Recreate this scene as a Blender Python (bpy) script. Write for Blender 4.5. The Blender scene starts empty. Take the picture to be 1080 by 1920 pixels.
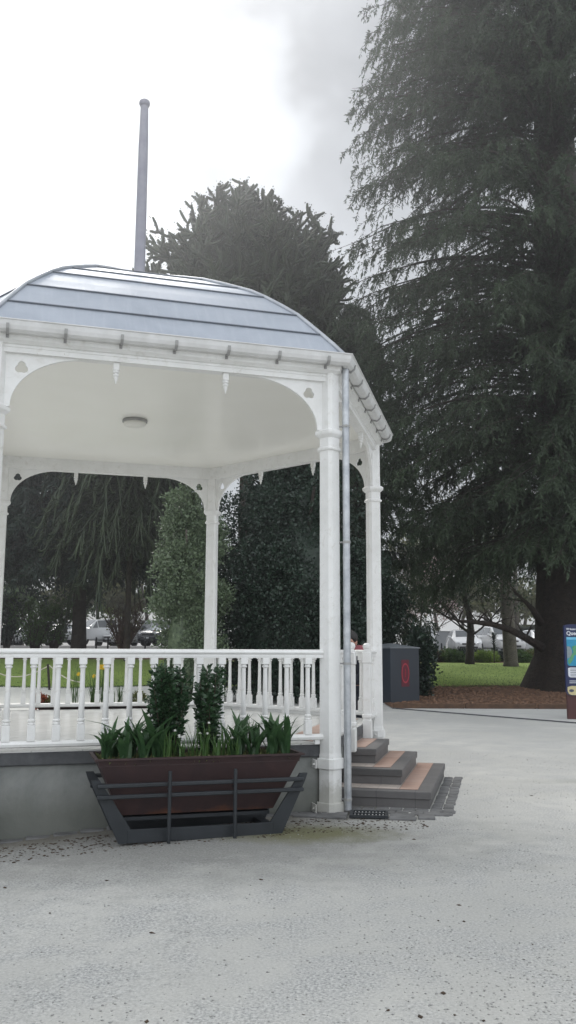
import bpy, math, random
import numpy as np
from mathutils import Matrix, Vector
from mathutils.geometry import tessellate_polygon
random.seed(7); RNG = np.random.default_rng(11)
sc = bpy.context.scene; COL = sc.collection
PI = math.pi
# ------------------------------------------------------------------ camera numbers
F, PITCH, ROLL, EYE = 1687.4, 0.15144, -0.00404, 1.6
def ray(x, y):
    u, w = x-540, 960-y
    cr, sr = math.cos(ROLL), math.sin(ROLL)
    a, b = (cr*u+sr*w)/F, (-sr*u+cr*w)/F
    c, s = math.cos(PITCH), math.sin(PITCH)
    return a, c-b*s, s+b*c
def at(x, y, Y):                       # real point at depth Y seen in direction (x, y)
    a, d, e = ray(x, y); t = Y/d
    return Vector((a*t, Y, EYE+e*t))
def sstep(a, b, x):
    t = np.clip((x-a)/(b-a), 0, 1); return t*t*(3-2*t)
def gz(x, y):                          # height of the ground
    L = 0.07*np.clip(y-33, 0, 25.0); Rr = 0.0445*np.clip(y-27, 0, 31.0)
    m = sstep(-8, 3, x); h = L*(1-m)+Rr*m
    xx = np.clip(x, -3.2, 0); return h - 0.018*xx*xx*(1-sstep(10, 14, y))
def gzf(x, y): return float(gz(x, y))

# ------------------------------------------------------------------ materials
def nmat(name):
    m = bpy.data.materials.new(name); m.use_nodes = True
    nt = m.node_tree; b = nt.nodes['Principled BSDF']; return m, nt, b
def texco(nt, kind='Object'):
    return nt.nodes.new('ShaderNodeTexCoord').outputs[kind]
def noise(nt, vec, scale, detail=4, rough=.55, dist=0):
    n = nt.nodes.new('ShaderNodeTexNoise'); n.inputs['Scale'].default_value = scale
    n.inputs['Detail'].default_value = detail; n.inputs['Roughness'].default_value = rough
    n.inputs['Distortion'].default_value = dist
    nt.links.new(vec, n.inputs['Vector']); return n.outputs['Fac']
def ramp(nt, fac, stops):
    r = nt.nodes.new('ShaderNodeValToRGB'); e = r.color_ramp.elements
    while len(e) < len(stops): e.new(.5)
    for i, (p, c) in enumerate(stops):
        e[i].position = p; e[i].color = (*c, 1) if len(c) == 3 else c
    nt.links.new(fac, r.inputs['Fac']); return r.outputs['Color']
def mix(nt, fac, a, b, typ='MIX'):
    m = nt.nodes.new('ShaderNodeMix'); m.data_type = 'RGBA'; m.blend_type = typ
    for s, v in ((m.inputs[0], fac), (m.inputs[6], a), (m.inputs[7], b)):
        if hasattr(v, 'links') or hasattr(v, 'is_output'): nt.links.new(v, s)
        elif isinstance(v, (int, float)): s.default_value = v
        else: s.default_value = (*v, 1)
    return m.outputs[2]
def mth(nt, op, a, b=None):
    m = nt.nodes.new('ShaderNodeMath'); m.operation = op
    for i, v in enumerate((a, b)):
        if v is None: continue
        if isinstance(v, (int, float)): m.inputs[i].default_value = v
        else: nt.links.new(v, m.inputs[i])
    return m.outputs[0]
def bump(nt, b, h, strength=.3, dist=.01):
    n = nt.nodes.new('ShaderNodeBump'); n.inputs['Strength'].default_value = strength
    n.inputs['Distance'].default_value = dist
    nt.links.new(h, n.inputs['Height']); nt.links.new(n.outputs['Normal'], b.inputs['Normal'])
def simple(name, c1, c2=None, scale=3, rough=.6, metal=0, bmp=0, bscale=None, spec=.5, coat=0, detail=4, bd=.01):
    m, nt, b = nmat(name)
    if c2 is None: c2 = tuple(x*.8 for x in c1)
    co = texco(nt)
    f = noise(nt, co, scale, detail, .6)
    nt.links.new(ramp(nt, f, [(.3, c2), (.7, c1)]), b.inputs['Base Color'])
    b.inputs['Roughness'].default_value = rough; b.inputs['Metallic'].default_value = metal
    b.inputs['Specular IOR Level'].default_value = spec; b.inputs['Coat Weight'].default_value = coat
    if bmp: bump(nt, b, noise(nt, co, bscale or scale*6, 5, .65), bmp, bd)
    return m
def leafmat(name, dark, light, scale=1.2, trans=.25, rough=.5, extra=None, spec=.35):
    m, nt, b = nmat(name); co = texco(nt)
    f = noise(nt, co, scale, 5, .7)
    stops = [(.32, dark), (.68, light)]
    if extra: stops.append((.74, extra))
    col = ramp(nt, f, stops)
    nt.links.new(col, b.inputs['Base Color']); b.inputs['Roughness'].default_value = rough
    b.inputs['Specular IOR Level'].default_value = spec
    t = nt.nodes.new('ShaderNodeBsdfTranslucent')
    nt.links.new(mix(nt, .5, col, light), t.inputs['Color'])
    ms = nt.nodes.new('ShaderNodeMixShader'); ms.inputs[0].default_value = trans
    nt.links.new(b.outputs[0], ms.inputs[1]); nt.links.new(t.outputs[0], ms.inputs[2])
    nt.links.new(ms.outputs[0], nt.nodes['Material Output'].inputs['Surface'])
    return m
def paintmat():
    m, nt, b = nmat('white_paint'); co = texco(nt)
    f = noise(nt, co, 2.2, 6, .7)
    c = ramp(nt, f, [(.25, (.70, .70, .68)), (.6, (.82, .82, .81))])
    f2 = noise(nt, co, 55, 2, .5)
    c = mix(nt, ramp(nt, f2, [(.72, (0, 0, 0)), (.78, (1, 1, 1))]), c, (.48, .45, .40))
    f3 = noise(nt, co, 9, 5, .75, .6)
    c = mix(nt, ramp(nt, f3, [(.55, (0, 0, 0)), (.80, (.6, .6, .6))]), c, (.50, .48, .42))
    se = nt.nodes.new('ShaderNodeSeparateXYZ'); nt.links.new(co, se.inputs[0])
    sp_ = mth(nt, 'ADD', se.outputs[2], mth(nt, 'MULTIPLY', noise(nt, co, 14, 6, .75), -.42))
    c = mix(nt, ramp(nt, sp_, [(.0, (.55, .55, .55)), (.12, (0, 0, 0))]), c, (.34, .33, .27))
    nt.links.new(c, b.inputs['Base Color']); b.inputs['Roughness'].default_value = .38
    bump(nt, b, noise(nt, co, 30, 3), .06, .004); return m
M = {}; GLARE_DENSITY = .0023
M['white'] = paintmat()
def ceilmat():
    m, nt, b = nmat('cream_gloss_paint'); co = texco(nt)
    c = ramp(nt, noise(nt, co, 1.1, 5, .6), [(.3, (.86, .85, .79)), (.7, (.90, .89, .84))])
    nt.links.new(c, b.inputs['Base Color']); b.inputs['Roughness'].default_value = .28
    b.inputs['Coat Weight'].default_value = .12; b.inputs['Coat Roughness'].default_value = .12
    wv = nt.nodes.new('ShaderNodeTexWave'); wv.inputs['Scale'].default_value = 3.2; wv.wave_profile = 'SAW'; nt.links.new(co, wv.inputs['Vector'])
    bump(nt, b, mth(nt, 'ADD', mth(nt, 'MULTIPLY', mth(nt, 'GREATER_THAN', wv.outputs['Fac'], .95), -.5), noise(nt, co, 1.5, 2)), .15, .008); return m
M['ceiling'] = ceilmat()
def roofmat():
    m, nt, b = nmat('zinc_roof'); co = texco(nt)
    f = noise(nt, co, 1.3, 6, .65, .4)
    c = ramp(nt, f, [(.3, (.31, .345, .40)), (.7, (.43, .465, .52))])
    mp = nt.nodes.new('ShaderNodeMapping'); mp.inputs['Scale'].default_value = (14, 1.2, 1.2); nt.links.new(co, mp.inputs[0])
    f2 = noise(nt, mp.outputs[0], 1.2, 4, .6)
    c = mix(nt, ramp(nt, f2, [(.5, (0, 0, 0)), (.8, (.45, .45, .45))]), c, (.48, .51, .55))
    nt.links.new(c, b.inputs['Base Color']); b.inputs['Metallic'].default_value = .35
    nt.links.new(ramp(nt, f, [(.3, (.36,)*3), (.7, (.55,)*3)]), b.inputs['Roughness'])
    bump(nt, b, noise(nt, co, 2.5, 2), .15, .03); return m
M['roof'] = roofmat()
M['seam'] = simple('dark_seam', (.17, .19, .22), rough=.5, metal=.4)
M['cap'] = simple('zinc_cap', (.50, .52, .55), (.36, .38, .41), 6, .4, .5)
M['gutter'] = simple('pale_gutter', (.72, .72, .72), (.58, .58, .57), 5, .35)
M['galv'] = simple('galvanised_steel', (.56, .58, .60), (.36, .38, .41), 9, .42, .75, .1, 60)
M['pole'] = simple('painted_pole', (.30, .30, .34), (.24, .24, .28), 6, .5, .2)
M['clip'] = simple('dull_bracket', (.40, .40, .39), (.28, .28, .28), 9, .6, .3)
def wallmat():
    m, nt, b = nmat('plinth_render'); co = texco(nt)
    c = ramp(nt, noise(nt, co, 1.6, 7, .7, .3), [(.28, (.14, .15, .145)), (.5, (.22, .23, .222)), (.75, (.31, .315, .30))])
    mp = nt.nodes.new('ShaderNodeMapping'); mp.inputs['Scale'].default_value = (7, 7, .5); nt.links.new(co, mp.inputs[0])
    c = mix(nt, ramp(nt, noise(nt, mp.outputs[0], 1, 5, .6), [(.45, (0, 0, 0)), (.8, (.4, .4, .4))]), c, (.17, .18, .17))
    se = nt.nodes.new('ShaderNodeSeparateXYZ'); nt.links.new(co, se.inputs[0])
    low = mth(nt, 'ADD', se.outputs[2], mth(nt, 'MULTIPLY', noise(nt, co, 5, 5, .7), -.22))
    c = mix(nt, ramp(nt, low, [(.0, (.6, .6, .6)), (.26, (0, 0, 0))]), c, (.10, .105, .085))
    nt.links.new(c, b.inputs['Base Color']); b.inputs['Roughness'].default_value = .8
    bump(nt, b, noise(nt, co, 30, 6, .7), .3, .006); return m
M['wall'] = wallmat()
M['coping'] = simple('dark_coping', (.10, .105, .11), (.05, .052, .057), 7, .65, 0, .35, 40)
def tilemat(name, a, b2, grout, sx, sy, rough=.3, off=.5, bias=0, var=.15):
    m, nt, b = nmat(name); co = texco(nt)
    br = nt.nodes.new('ShaderNodeTexBrick'); nt.links.new(co, br.inputs['Vector'])
    br.inputs['Color1'].default_value = (*a, 1); br.inputs['Color2'].default_value = (*b2, 1); br.inputs['Mortar'].default_value = (*grout, 1)
    br.inputs['Scale'].default_value = 1; br.inputs['Brick Width'].default_value = sx; br.inputs['Row Height'].default_value = sy
    br.inputs['Mortar Size'].default_value = .004; br.offset = off; br.inputs['Bias'].default_value = bias
    f = noise(nt, co, 6, 6, .7)
    c = mix(nt, var, br.outputs['Color'], ramp(nt, f, [(.3, tuple(x*.55 for x in a)), (.7, a)]))
    nt.links.new(c, b.inputs['Base Color']); b.inputs['Roughness'].default_value = rough
    inv = mth(nt, 'SUBTRACT', 1, br.outputs['Fac'])
    bump(nt, b, mth(nt, 'ADD', inv, mth(nt, 'MULTIPLY', f, .25)), .35, .003); return m
M['deck'] = tilemat('deck_tile', (.78, .78, .76), (.70, .70, .68), (.42, .42, .41), .4, .4, .25)
M['terra'] = tilemat('terracotta_tile', (.42, .27, .21), (.50, .36, .30), (.28, .24, .22), .2, .3, .6, 0, 0, .35)
M['steppale'] = tilemat('pale_step_tile', (.42, .37, .33), (.48, .40, .36), (.30, .27, .25), .2, .2, .6, 0)
M['stepdark'] = tilemat('dark_step_stone', (.125, .12, .12), (.175, .168, .165), (.06, .06, .06), .29, .40, .6, 0, 0, .5)
M['cobble'] = simple('cobble_stone', (.18, .18, .18), (.085, .085, .085), 5, .8, 0, .5, 35)
M['iron'] = simple('dark_blue_steel', (.030, .035, .041), (.020, .024, .028), 4, .5, .2, .12, 40)
def troughmat():
    m, nt, b = nmat('weathering_steel'); co = texco(nt)
    c = ramp(nt, noise(nt, co, 3, 6, .65, .5), [(.3, (.026, .014, .015)), (.6, (.042, .021, .021)), (.8, (.058, .029, .025))])
    se = nt.nodes.new('ShaderNodeSeparateXYZ'); nt.links.new(co, se.inputs[0])
    low = mth(nt, 'ADD', se.outputs[2], mth(nt, 'MULTIPLY', noise(nt, co, 4, 5, .7), .22))
    c = mix(nt, ramp(nt, low, [(.20, (1, 1, 1)), (.34, (0, 0, 0))]), c, (.20, .075, .03))
    nt.links.new(c, b.inputs['Base Color']); b.inputs['Roughness'].default_value = .7
    bump(nt, b, noise(nt, co, 50, 5, .7), .25, .004); return m
M['trough'] = troughmat()
M['soil'] = simple('potting_soil', (.05, .035, .022), (.02, .014, .009), 30, .95, 0, .9, 60, bd=.03)
M['asphalt'] = simple('car_park_asphalt', (.075, .075, .08), (.05, .05, .052), 2, .85, 0, .3, 60)
M['bark'] = simple('dark_bark', (.055, .042, .033), (.022, .017, .014), 5, .9, 0, 1.0, 8, bd=.12)
M['greybark'] = simple('grey_bark', (.17, .15, .125), (.08, .07, .058), 5, .9, 0, 1.0, 9, bd=.08)
M['brownbark'] = simple('brown_twig', (.11, .065, .045), (.05, .032, .025), 6, .85)
M['needle'] = leafmat('conifer_needles', (.022, .036, .022), (.062, .094, .048), .7, .22, .55)
M['needle2'] = leafmat('blue_conifer_needles', (.014, .026, .022), (.035, .06, .042), .7, .15, .55)
M['puzzle'] = leafmat('monkey_puzzle_scales', (.022, .036, .020), (.055, .078, .038), 1.0, .05, .45)
M['holly'] = leafmat('dark_holly_leaf', (.011, .025, .017), (.036, .066, .042), 2.5, .12, .32, spec=.5)
M['varieg'] = leafmat('variegated_holly_leaf', (.03, .06, .03), (.20, .26, .15), 9.0, .2, .35, (.62, .66, .48), spec=.5)
M['lawnleaf'] = leafmat('hedge_leaf', (.035, .075, .022), (.10, .18, .045), 2.5, .3)
M['olive'] = leafmat('olive_leaf', (.07, .085, .030), (.17, .17, .07), 1.2, .35)
M['lime'] = leafmat('lime_leaf', (.12, .20, .04), (.26, .36, .08), 2.5, .4)
M['blossom'] = leafmat('pink_blossom', (.32, .22, .22), (.62, .50, .50), 3.0, .4)
M['tulip'] = leafmat('tulip_leaf', (.030, .075, .032), (.075, .15, .06), 9.0, .3, .35)
M['stem'] = leafmat('green_stem', (.04, .10, .03), (.12, .20, .06), 9.0, .2, .45)
M['camellia'] = leafmat('glossy_bush_leaf', (.016, .042, .020), (.045, .095, .042), 8.0, .12, .3, spec=.5)
M['cover'] = leafmat('ground_cover_leaf', (.08, .11, .035), (.26, .27, .12), 14.0, .3)
M['yellow'] = simple('daffodil_yellow', (.85, .66, .03), (.80, .50, .02), 20, .5)
M['petal'] = simple('white_petal', (.82, .82, .78), (.7, .7, .68), 20, .5)
M['redleaf'] = leafmat('red_brown_leaf', (.16, .04, .02), (.34, .10, .05), 12.0, .3)
M['box'] = simple('slate_blue_panel', (.036, .046, .060), (.030, .038, .050), 1.5, .45)
M['boxlid'] = simple('grey_lid', (.22, .24, .26), (.17, .19, .21), 2, .4)
M['redsign'] = simple('dull_red_vinyl', (.14, .018, .035), (.12, .015, .03), 3, .5)
M['redline'] = simple('bright_red_vinyl', (.46, .05, .075), (.40, .04, .06), 3, .5)
M['carwhite'] = simple('white_car_paint', (.80, .81, .82), (.76, .77, .78), 1, .25, 0, coat=1)
M['carsilver'] = simple('silver_car_paint', (.48, .50, .52), (.45, .47, .49), 1, .28, .5, coat=1)
M['cardark'] = simple('dark_car_paint', (.035, .04, .05), (.03, .034, .04), 1, .25, .2, coat=1)
M['glass'] = simple('car_glass', (.06, .075, .085), (.045, .055, .065), 1, .06, 0, spec=.9)
M['rubber'] = simple('rubber', (.02, .02, .02), (.015, .015, .015), 5, .8)
M['lamp'] = simple('headlight_glass', (.75, .77, .8), (.6, .62, .65), 9, .1, .3)
M['tail'] = simple('tail_light', (.35, .02, .02), (.3, .02, .02), 9, .2)
M['plastic'] = simple('black_plastic', (.03, .03, .032), (.02, .02, .022), 9, .5)
M['rim'] = simple('alloy_rim', (.45, .46, .48), (.35, .36, .38), 9, .35, .8)
M['greywall'] = simple('grey_rendered_wall', (.36, .37, .38), (.30, .31, .32), 1.2, .8)
M['greenroof'] = simple('dark_green_sheet', (.025, .05, .042), (.018, .035, .03), 2, .6)
M['timber'] = simple('timber_edging', (.13, .075, .045), (.07, .042, .028), 6, .85, 0, .4, 30)
M['rope'] = simple('pale_rope', (.62, .58, .48), (.5, .46, .38), 20, .9)
M['skin'] = simple('skin', (.50, .30, .23), (.45, .26, .20), 8, .5)
M['hair'] = simple('dark_hair', (.012, .010, .010), (.02, .016, .014), 40, .5)
M['topcloth'] = simple('dusky_red_cloth', (.30, .085, .10), (.22, .06, .075), 14, .9)
M['darkcloth'] = simple('navy_cloth', (.018, .022, .035), (.012, .015, .025), 14, .9)
M['signblue'] = simple('navy_sign', (.008, .018, .085), (.007, .014, .070), 3, .35)
M['signwhite'] = simple('sign_white', (.75, .77, .8), (.7, .72, .76), 3, .4)
M['signcream'] = simple('sign_cream', (.62, .55, .30), (.55, .48, .26), 9, .4)
M['signteal'] = simple('map_water', (.02, .30, .48), (.015, .22, .42), 5, .35)
M['signsky'] = simple('map_sky', (.18, .52, .72), (.12, .42, .64), 5, .35)
M['signgrey'] = simple('map_town', (.26, .31, .33), (.20, .25, .27), 14, .35)
M['signgreen'] = simple('map_park', (.14, .38, .14), (.05, .25, .16), 20, .35)
M['signink'] = simple('sign_ink', (.06, .07, .12), (.05, .06, .1), 9, .4)
M['post'] = simple('dark_red_post', (.085, .028, .026), (.06, .020, .020), 5, .6)
M['opal'] = simple('opal_glass', (.74, .73, .68), (.70, .69, .64), 3, .3)

def groundmat():
    m, nt, b = nmat('compacted_gravel'); co = texco(nt)
    big = noise(nt, co, .35, 5, .6, .5); mid = noise(nt, co, 1.7, 6, .7, .4); fine = noise(nt, co, 60, 4, .7)
    c = ramp(nt, big, [(.34, (.44, .435, .405)), (.66, (.575, .565, .525))])
    c2 = ramp(nt, fine, [(.36, (.19, .195, .195)), (.50, (.425, .425, .412)), (.66, (.64, .635, .61))])
    patch = ramp(nt, mid, [(.42, (.25, .25, .25)), (.62, (.90, .90, .90))])
    c = mix(nt, patch, c, c2)
    v = nt.nodes.new('ShaderNodeTexVoronoi'); v.inputs['Scale'].default_value = 62; v.inputs['Randomness'].default_value = 1
    nt.links.new(co, v.inputs['Vector'])
    vs = nt.nodes.new('ShaderNodeSeparateColor'); nt.links.new(v.outputs['Color'], vs.inputs[0])
    pick = mth(nt, 'MULTIPLY', mth(nt, 'LESS_THAN', v.outputs['Distance'], .30), mth(nt, 'GREATER_THAN', vs.outputs[0], .90))
    c = mix(nt, mth(nt, 'MULTIPLY', pick, .28), c, (.15, .15, .15))
    pick2 = mth(nt, 'MULTIPLY', mth(nt, 'LESS_THAN', v.outputs['Distance'], .32), mth(nt, 'GREATER_THAN', vs.outputs[1], .93))
    c = mix(nt, mth(nt, 'MULTIPLY', pick2, .35), c, (.72, .72, .70))
    # moss and damp dirt with a shape of its own, close round the foot of the bandstand
    se = nt.nodes.new('ShaderNodeSeparateXYZ'); nt.links.new(co, se.inputs[0])
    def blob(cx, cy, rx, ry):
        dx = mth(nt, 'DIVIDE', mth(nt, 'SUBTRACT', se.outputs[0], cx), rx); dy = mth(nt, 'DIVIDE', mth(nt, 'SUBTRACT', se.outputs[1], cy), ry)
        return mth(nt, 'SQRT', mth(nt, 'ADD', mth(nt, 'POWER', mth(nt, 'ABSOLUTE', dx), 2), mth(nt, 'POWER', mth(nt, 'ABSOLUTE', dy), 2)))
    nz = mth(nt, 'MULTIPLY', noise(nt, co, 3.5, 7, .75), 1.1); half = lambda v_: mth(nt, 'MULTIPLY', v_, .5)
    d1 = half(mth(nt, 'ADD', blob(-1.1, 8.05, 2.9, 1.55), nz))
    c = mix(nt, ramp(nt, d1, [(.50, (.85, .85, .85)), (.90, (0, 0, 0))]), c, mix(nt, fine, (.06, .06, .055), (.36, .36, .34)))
    d2 = half(mth(nt, 'ADD', blob(.15, 8.25, .95, .50), nz))
    c = mix(nt, ramp(nt, d2, [(.45, (.9, .9, .9)), (.80, (0, 0, 0))]), c, mix(nt, fine, (.055, .060, .025), (.20, .19, .085)))
    d3 = half(mth(nt, 'ADD', blob(4.0, 11.5, 1.6, .3), nz))
    c = mix(nt, ramp(nt, d3, [(.40, (.4, .4, .4)), (.75, (0, 0, 0))]), c, (.24, .245, .22))
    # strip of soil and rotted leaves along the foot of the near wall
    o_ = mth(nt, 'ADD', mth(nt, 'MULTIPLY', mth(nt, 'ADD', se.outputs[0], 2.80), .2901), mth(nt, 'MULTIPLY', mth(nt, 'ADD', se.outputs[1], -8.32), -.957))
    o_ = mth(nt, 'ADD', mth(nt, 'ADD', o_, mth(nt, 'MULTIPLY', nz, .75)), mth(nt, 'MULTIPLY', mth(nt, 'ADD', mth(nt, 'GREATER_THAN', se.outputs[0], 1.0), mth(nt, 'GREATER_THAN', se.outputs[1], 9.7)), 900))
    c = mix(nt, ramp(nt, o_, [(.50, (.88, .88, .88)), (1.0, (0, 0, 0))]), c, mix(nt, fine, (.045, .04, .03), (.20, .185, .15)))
    nt.links.new(c, b.inputs['Base Color']); b.inputs['Roughness'].default_value = .85
    h = mth(nt, 'ADD', mth(nt, 'MULTIPLY', fine, .6), mth(nt, 'MULTIPLY', noise(nt, co, 170, 3, .7), .5))
    h = mth(nt, 'ADD', h, mth(nt, 'MULTIPLY', pick, .9))
    bump(nt, b, h, .55, .012); return m
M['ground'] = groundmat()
def chipmat():
    m, nt, b = nmat('bark_mulch'); co = texco(nt)
    v = nt.nodes.new('ShaderNodeTexVoronoi'); v.inputs['Scale'].default_value = 16; nt.links.new(co, v.inputs['Vector'])
    vs = nt.nodes.new('ShaderNodeSeparateColor'); nt.links.new(v.outputs['Color'], vs.inputs[0])
    c = ramp(nt, vs.outputs[0], [(.1, (.055, .028, .018)), (.55, (.15, .080, .048)), (.95, (.30, .18, .11))])
    c = mix(nt, .4, c, ramp(nt, noise(nt, co, 1.3, 6, .7), [(.3, (.07, .035, .02)), (.7, (.20, .11, .065))]))
    nt.links.new(c, b.inputs['Base Color']); b.inputs['Roughness'].default_value = .95
    bump(nt, b, v.outputs['Distance'], .8, .05); return m
M['mulch'] = chipmat()
def lawnmat():
    m, nt, b = nmat('mown_grass'); co = texco(nt)
    c = ramp(nt, noise(nt, co, .5, 7, .7, .3), [(.3, (.20, .28, .05)), (.55, (.28, .38, .07)), (.75, (.35, .45, .10))])
    c = mix(nt, .45, c, ramp(nt, noise(nt, co, 25, 4, .7), [(.3, (.16, .26, .04)), (.7, (.30, .44, .09))]))
    nt.links.new(c, b.inputs['Base Color']); b.inputs['Roughness'].default_value = .9
    bump(nt, b, noise(nt, co, 40, 5, .8), .8, .06); return m
M['lawn'] = lawnmat()
M['path'] = simple('smooth_concrete', (.56, .56, .535), (.47, .47, .455), 1.3, .75, 0, .15, 50)
M['pathpale'] = simple('pale_concrete', (.62, .62, .57), (.52, .52, .48), 1.0, .7, 0, .15, 50)

# ------------------------------------------------------------------ mesh builder
WP = {}
class MB:
    def __init__(s): s.v = []; s.f = []; s.mi = []
    def add(s, vs, fs, mi=0):
        o = len(s.v); s.v += [tuple(p) for p in vs]; s.f += [tuple(i+o for i in f) for f in fs]; s.mi += [mi]*len(fs); return s
    def box(s, c, size, rot=None, mi=0, bev=0):
        x, y, z = (a/2 for a in size)
        if bev:
            vs = []; b = bev
            for sz, ins in ((-z, b), (-z+b, 0), (z-b, 0), (z, b)):
                X, Y = x-ins, y-ins
                q = b if ins == 0 else b*.6
                vs += [(-X+q, -Y, sz), (X-q, -Y, sz), (X, -Y+q, sz), (X, Y-q, sz), (X-q, Y, sz), (-X+q, Y, sz), (-X, Y-q, sz), (-X, -Y+q, sz)]
            fs = [tuple(range(7, -1, -1)), tuple(range(24, 32))]
            for k in range(3):
                for i in range(8): fs.append((k*8+i, k*8+(i+1) % 8, k*8+8+(i+1) % 8, k*8+8+i))
        else:
            vs = [(-x, -y, -z), (x, -y, -z), (x, y, -z), (-x, y, -z), (-x, -y, z), (x, -y, z), (x, y, z), (-x, y, z)]
            fs = [(3, 2, 1, 0), (4, 5, 6, 7), (0, 1, 5, 4), (1, 2, 6, 5), (2, 3, 7, 6), (3, 0, 4, 7)]
        Mx = rot if rot is not None else Matrix.Identity(3)
        return s.add([Vector(c)+(Mx @ Vector(p)) for p in vs], fs, mi)
    def tube(s, pts, rad, n=8, mi=0, caps=True, sq=1.0):
        pts = [Vector(p) for p in pts]
        if isinstance(rad, (int, float)): rad = [rad]*len(pts)
        vs = []; up = None
        for i, p in enumerate(pts):
            d = (pts[min(i+1, len(pts)-1)]-pts[max(i-1, 0)]).normalized()
            if up is None: up = d.orthogonal().normalized()
            else: up = (up - d*up.dot(d)).normalized()
            w = d.cross(up)
            for k in range(n):
                a = 2*PI*k/n; vs.append(p+(up*math.cos(a)+w*math.sin(a)*sq)*rad[i])
        fs = [(i*n+k, i*n+(k+1) % n, (i+1)*n+(k+1) % n, (i+1)*n+k) for i in range(len(pts)-1) for k in range(n)]
        if caps: fs += [tuple(range(n-1, -1, -1)), tuple(range((len(pts)-1)*n, len(pts)*n))]
        return s.add(vs, fs, mi)
    def lathe(s, prof, c=(0, 0, 0), n=16, mi=0, ph=0, sqr=False):
        vs = []
        for r, z in prof:
            for k in range(n):
                a = 2*PI*k/n+ph; vs.append((c[0]+r*math.cos(a), c[1]+r*math.sin(a), c[2]+z))
        m = len(prof)
        fs = [(i*n+k, i*n+(k+1) % n, (i+1)*n+(k+1) % n, (i+1)*n+k) for i in range(m-1) for k in range(n)]
        fs += [tuple(range(n-1, -1, -1)), tuple(range((m-1)*n, m*n))]
        return s.add(vs, fs, mi)
    def plate(s, loops, y0, y1, fn=None, mi=0):      # loops of (x, z), first outer, others holes; thickness in y
        L = [[Vector((x, 0, z)) for x, z in lp] for lp in loops]
        tris = tessellate_polygon([[Vector((p.x, p.z, 0)) for p in lp] for lp in L])
        flat = [p for lp in L for p in lp]; n = len(flat)
        fn = fn or (lambda x, y, z: (x, y, z))
        vs = [fn(p.x, y0, p.z) for p in flat]+[fn(p.x, y1, p.z) for p in flat]
        fs = [tuple(t) for t in tris]+[tuple(i+n for i in reversed(t)) for t in tris]
        o = 0
        for lp in L:
            k = len(lp)
            fs += [(o+i, o+(i+1) % k, n+o+(i+1) % k, n+o+i) for i in range(k)]; o += k
        return s.add(vs, fs, mi)
    def sweep(s, prof, x0=None, x1=None, ap=0, mi=0):   # profile (a, z); mitred at 60 degree corners when x0 is None
        n = len(prof); t = math.tan(PI/6)
        vs = [((-a*t if x0 is None else x0), a-ap, z) for a, z in prof]+[((a*t if x1 is None else x1), a-ap, z) for a, z in prof]
        fs = [(i, (i+1) % n, n+(i+1) % n, n+i) for i in range(n)]
        tr = tessellate_polygon([[Vector((a, z, 0)) for a, z in prof]])
        fs += [tuple(q) for q in tr]+[tuple(i+n for i in q) for q in tr]
        return s.add(vs, fs, mi)
    def build(s, name, mats, parent=None, smooth=False, loc=None, rotz=0, recentre=True, auto=None):
        me = bpy.data.meshes.new(name)
        v = [Vector(p) for p in s.v]; off = Vector((0, 0, 0))
        if loc is None and recentre:
            lo = Vector([min(p[i] for p in v) for i in range(3)]); hi = Vector([max(p[i] for p in v) for i in range(3)])
            off = Vector(((lo.x+hi.x)/2, (lo.y+hi.y)/2, lo.z))
        me.from_pydata([p-off for p in v], [], s.f)
        mats = mats if isinstance(mats, (list, tuple)) else [mats]
        for m in mats: me.materials.append(m)
        me.polygons.foreach_set('material_index', s.mi)
        import bmesh
        bm = bmesh.new(); bm.from_mesh(me); bmesh.ops.recalc_face_normals(bm, faces=bm.faces); bm.to_mesh(me); bm.free()
        if smooth:
            me.polygons.foreach_set('use_smooth', [True]*len(me.polygons))
            if auto: me.set_sharp_from_angle(angle=math.radians(auto))
        o = bpy.data.objects.new(name, me); COL.objects.link(o)
        W = Vector(loc) if loc is not None else off
        put(o, W, parent); o.rotation_euler.z = rotz
        return o
def put(o, W, parent):
    WP[o.name] = Vector(W)
    if parent is not None:
        o.parent = parent; o.location = Vector(W)-WP[parent.name]
    else: o.location = W
def npmesh(name, V, Fq, mat, parent=None, origin=(0, 0, 0), smooth=False):   # many faces of the same size
    V = np.asarray(V, dtype=np.float32)-np.asarray(origin, dtype=np.float32); Fq = np.asarray(Fq, dtype=np.int32); k = Fq.shape[1]
    me = bpy.data.meshes.new(name); me.vertices.add(len(V)); me.vertices.foreach_set('co', V.ravel())
    me.loops.add(Fq.size); me.loops.foreach_set('vertex_index', Fq.ravel())
    me.polygons.add(len(Fq)); me.polygons.foreach_set('loop_start', np.arange(0, Fq.size, k, dtype=np.int32))
    me.update(calc_edges=True); me.materials.append(mat)
    if smooth: me.polygons.foreach_set('use_smooth', [True]*len(Fq))
    o = bpy.data.objects.new(name, me); COL.objects.link(o); put(o, Vector(origin), parent); return o
def tag(o, label=None, cat=None, group=None, kind=None):
    for k, v in (('label', label), ('category', cat), ('group', group), ('kind', kind)):
        if v: o[k] = v
    return o
def thing(name, label, cat, loc, group=None, rotz=0):
    o = bpy.data.objects.new(name, None); o.empty_display_size = .2; COL.objects.link(o); put(o, Vector(loc), None)
    o.rotation_euler.z = rotz
    return tag(o, label, cat, group)
def structure(o): o['kind'] = 'structure'; return o
def copy_tree(o, loc=None, rotz=None, label=None, parent=None):
    c = o.copy(); COL.objects.link(c)
    if parent is not None: c.parent = parent
    if loc is not None: c.location = loc
    if rotz is not None: c.rotation_euler.z = rotz
    if label: c['label'] = label
    for ch in list(o.children): copy_tree(ch, parent=c)
    return c
def rz(a): return Matrix.Rotation(a, 3, 'Z')

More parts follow.
